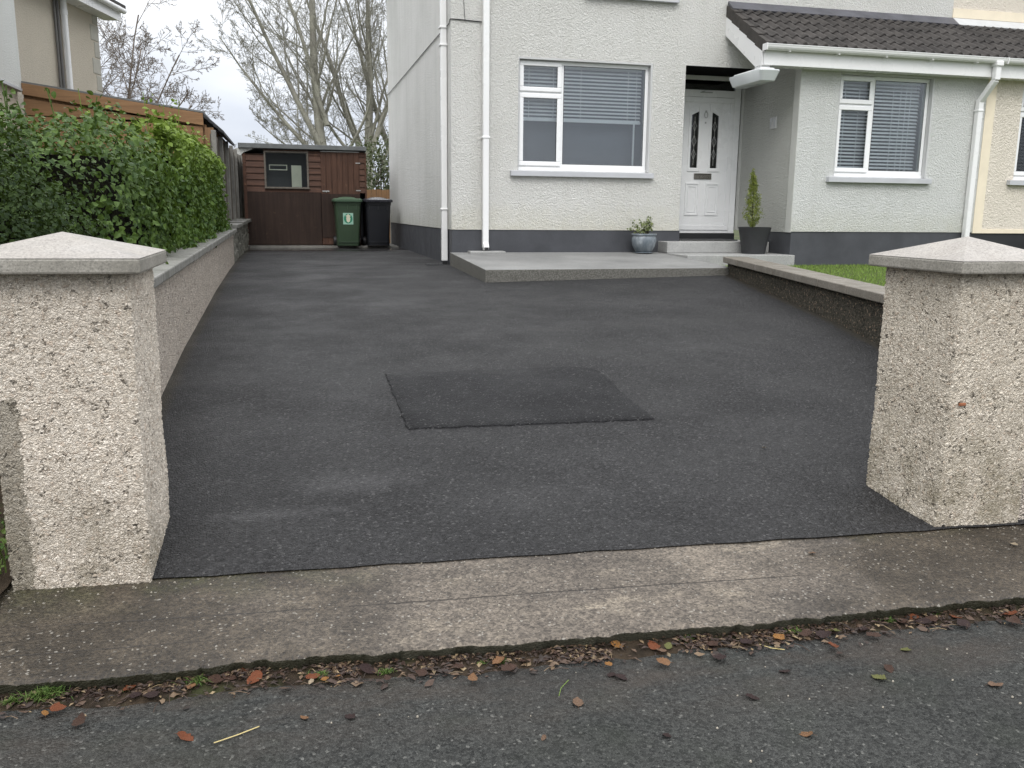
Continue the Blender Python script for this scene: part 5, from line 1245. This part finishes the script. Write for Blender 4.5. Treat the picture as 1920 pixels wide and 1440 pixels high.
names = {'gutter': 'in the gutter debris', 'road': 'lying on the open road', 'path': 'on the concrete path', 'drive': 'on the dark driveway'}
ordn = ['first', 'second', 'third', 'fourth', 'fifth', 'sixth', 'seventh', 'eighth', 'ninth', 'tenth', 'eleventh', 'twelfth', 'thirteenth', 'fourteenth', 'fifteenth', 'sixteenth']
groups = {}
for i, t in enumerate(info): groups.setdefault((t[2], t[4]), []).append(i)
for k in groups: groups[k].sort(key=lambda i: RAW[i][0])
mesh_v = [litter_mesh(i) for i in range(9)]
for i, (p, zz, c, size, where) in enumerate(info):
    me = mesh_v[(i*5) % 9]
    if not me.materials: me.materials.append(LM['brown'])
    o = bpy.data.objects.new('fallen_leaf', me); C.objects.link(o); o.location = (p[0], p[1], zz); size = min(size, .062)
    rng = random.Random(i); o.rotation_euler = (rng.uniform(-.22, .22), rng.uniform(-.22, .22), rng.uniform(0, 6.28)); o.scale = (size, size, size)
    o.material_slots[0].link = 'OBJECT'; o.material_slots[0].material = LM[c]
    g_ = groups[(c, where)]; k = g_.index(i)
    lab = 'only %s fallen leaf %s' % (c, names[where]) if len(g_) == 1 else '%s fallen leaf %s, %s of its colour from the left' % (c, names[where], ordn[k])
    tag(o, lab, 'leaf', 'fallen leaves on the road and gutter')
# leaf crumbs and twigs along the gutter, too many to count
m = MB(); rng = random.Random(5)
cl = [(-.72, .11, 1.0), (-.40, .10, 1.0), (-.14, .07, .9), (.10, .05, .8), (.38, .10, .8), (.62, .13, 1.6), (.88, .09, 1.2), (1.30, .06, 1.2), (1.52, .08, 1.2), (1.78, .13, 1.5), (2.17, .09, 1.2), (2.55, .10, 1.1)]
for _ in range(2000):
    if rng.random() < .8:
        c_ = rng.choice(cl); x = rng.gauss(c_[0], c_[1])
    else: x = rng.uniform(-1.4, 3.4)
    y = kerb_y(x)+.01-abs(rng.gauss(0, .045)); z = -1.4335+max(0, .018*(1-(kerb_y(x)-y)/.11))
    s_ = rng.uniform(.003, .015); a = rng.uniform(0, 6.28); dx, dy = math.cos(a)*s_, math.sin(a)*s_; t_ = rng.uniform(-.4, .4)*s_
    m.add([(x-dx, y-dy, z+.003), (x+dy*.45, y-dx*.45, z+.004+abs(t_)), (x+dx, y+dy, z+.004), (x-dy*.45, y+dx*.45, z+.004+abs(t_)*.6)], [(0, 1, 2, 3)])
for _ in range(420):
    c_ = rng.choice(cl); x = rng.gauss(c_[0], c_[1]); y = kerb_y(x)-abs(rng.gauss(.01, .05)); z = -1.426; s_ = rng.uniform(.009, .022); a = rng.uniform(0, 6.28); dx, dy = math.cos(a), math.sin(a); b = len(m.v)
    hh = [rng.uniform(-.1, .5)*s_ for _ in range(6)]
    for k in range(6): th_ = k*1.047; rr_ = s_*(1 if k in (0, 3) else rng.uniform(.4, .65)); m.v.append((x+dx*rr_*math.cos(th_)-dy*rr_*math.sin(th_), y+dy*rr_*math.cos(th_)+dx*rr_*math.sin(th_), z+hh[k]))
    m.v.append((x, y, z+.3*s_)); m.f += [(b+k, b+(k+1) % 6, b+6) for k in range(6)]
for _ in range(130):
    c_ = rng.choice(cl); x = rng.gauss(c_[0], c_[1]); y = kerb_y(x)-rng.uniform(0, .12); a = rng.gauss(0, .7); L_ = rng.uniform(.02, .07); z = -1.422
    m.tube([(x, y, z), (x+math.cos(a)*L_*.5, y+math.sin(a)*L_*.5, z+.006), (x+math.cos(a)*L_, y+math.sin(a)*L_, z)], .0012, 3)
def crumbs_mat():
    t = NT('leaf_crumbs'); rnd = t.n('ShaderNodeNewGeometry').outputs['Random Per Island']
    return t.fin(t.ramp(rnd, [(0, (.016, .011, .008)), (.5, (.036, .020, .014)), (.78, (.070, .042, .026)), (.92, (.14, .095, .055)), (.98, (.24, .18, .10)), (1, (.03, .018, .014))]), .6, None, .4)
tag(m.build('leaf_litter', crumbs_mat()), 'brown leaf crumbs and twigs collected in the gutter along the kerb', 'leaf litter', kind='stuff')
# pale grit lying on the path and road
m = MB()
for _ in range(230):
    if rng.random() < .55: x = rng.uniform(-1.1, 3.6); y = rng.uniform(kerb_y(x)+.06, edge_y(x)+.12); z = -1.374+.02*min(1, max(0, (y-2.6)/.65))
    elif rng.random() < .5: x = rng.choice([rng.uniform(-1.05, -.3), rng.uniform(2.6, 3.4)]); y = edge_y(x)-abs(rng.gauss(0, .05)); z = -1.356
    else: x = rng.uniform(-1.1, 3.0); y = rng.uniform(1.6, 2.45); z = -1.431
    s_ = rng.uniform(.0015, .0042); a = rng.uniform(0, 6.28)
    m.hexa([(x+s_*math.cos(a+k*1.57)*(1.3 if k % 2 else .9), y+s_*math.sin(a+k*1.57), z) for k in range(4)]+[(x+s_*.7*math.cos(a+k*1.57), y+s_*.7*math.sin(a+k*1.57), z+s_) for k in range(4)])
tag(m.build('grit', plain('pale_grit', (.42, .38, .31), .8, .3, 300)), 'pale loose pebble dash grit scattered on the path and road', 'grit', kind='stuff')

# ------------------------------------------------------------------ weeds
TU = [(85,1302,.085,230,'largest'),(370,1276,.055,90,''),(22,1312,.05,70,''),(602,1262,.04,60,''),(724,1256,.038,60,''),(945,1236,.03,36,''),(1285,1194,.04,60,''),(1490,1180,.045,70,''),(1668,1160,.04,50,''),(1758,1146,.045,60,''),(235,1290,.028,30,''),(905,1238,.025,30,'')]
order = sorted(range(len(TU)), key=lambda i: TU[i][0])
for i, (u, v, rad_, n_, big) in enumerate(TU):
    p = on_z(u, v+6, -1.425); m = MB(); rg = random.Random(40+i)
    for _ in range(n_):
        a = rg.uniform(0, 6.28); r_ = rad_*abs(rg.gauss(0, .33)); random.seed(rg.random())
        blades(m, p[0]+r_*math.cos(a)*1.2, p[1]+r_*math.sin(a)*.5, -1.427, rg.uniform(.3, .75)*rad_*.75, rg.uniform(.0022, .0045), rg.uniform(.2, .95)*rad_*.75, 3)
    o = m.build('grass_tuft', M['grass_dull'], origin=(p[0], p[1], -1.43))
    lab = 'largest green grass tuft, in the gutter below the left pillar' if big else 'small green grass tuft against the kerb, %s tuft from the left' % ordn[order.index(i)]
    tag(o, lab, 'grass tuft', 'grass tufts along the kerb')
# tuft in the bed left of the pillar
m = MB()
for _ in range(160): blades(m, random.uniform(-1.32, -1.06), random.uniform(3.2, 3.9), -1.32, random.uniform(.03, .10), .006, random.uniform(.01, .06), 3)
pp = [Vector((random.uniform(-1.4, -1.05), random.uniform(3.2, 4.0), -1.31+random.random()*.06)) for _ in range(260)]; leaves(m, pp, [Vector((0, -.3, 1)) for _ in pp], .022, 'ovate')
tag(m.build('bed_weeds', M['grass_dull'], origin=(-1.2, 3.5, -1.33)), 'low green weeds in the dark bed left of the left pillar', 'weeds', kind='stuff')
# straws
def straw(pts, r_, mat, label):
    m = MB(); m.tube([tuple(on_z(u, v, -1.427)) for u, v in pts], r_, 5); tag(m.build('straw', mat, origin=tuple(on_z(*pts[0], -1.43))), label, 'straw')
sm_ = plain('straw_yellow', (.55, .45, .20), .6, .1, 30)
straw([(401, 1393), (445, 1378), (486, 1362)], .0016, sm_, 'thick pale yellow straw lying slanted on the road at lower left')
straw([(1424, 1208), (1445, 1215), (1471, 1218)], .0013, sm_, 'short pale straw beside the gutter debris on the right')
straw([(486, 1362), (530, 1345), (570, 1320)], .0006, M['dark'], 'thin dark stalk running on from the yellow straw')
straw([(1048, 1305), (1052, 1290), (1066, 1275)], .0011, M['grass'], 'curved green grass blade lying on the road below the kerb')
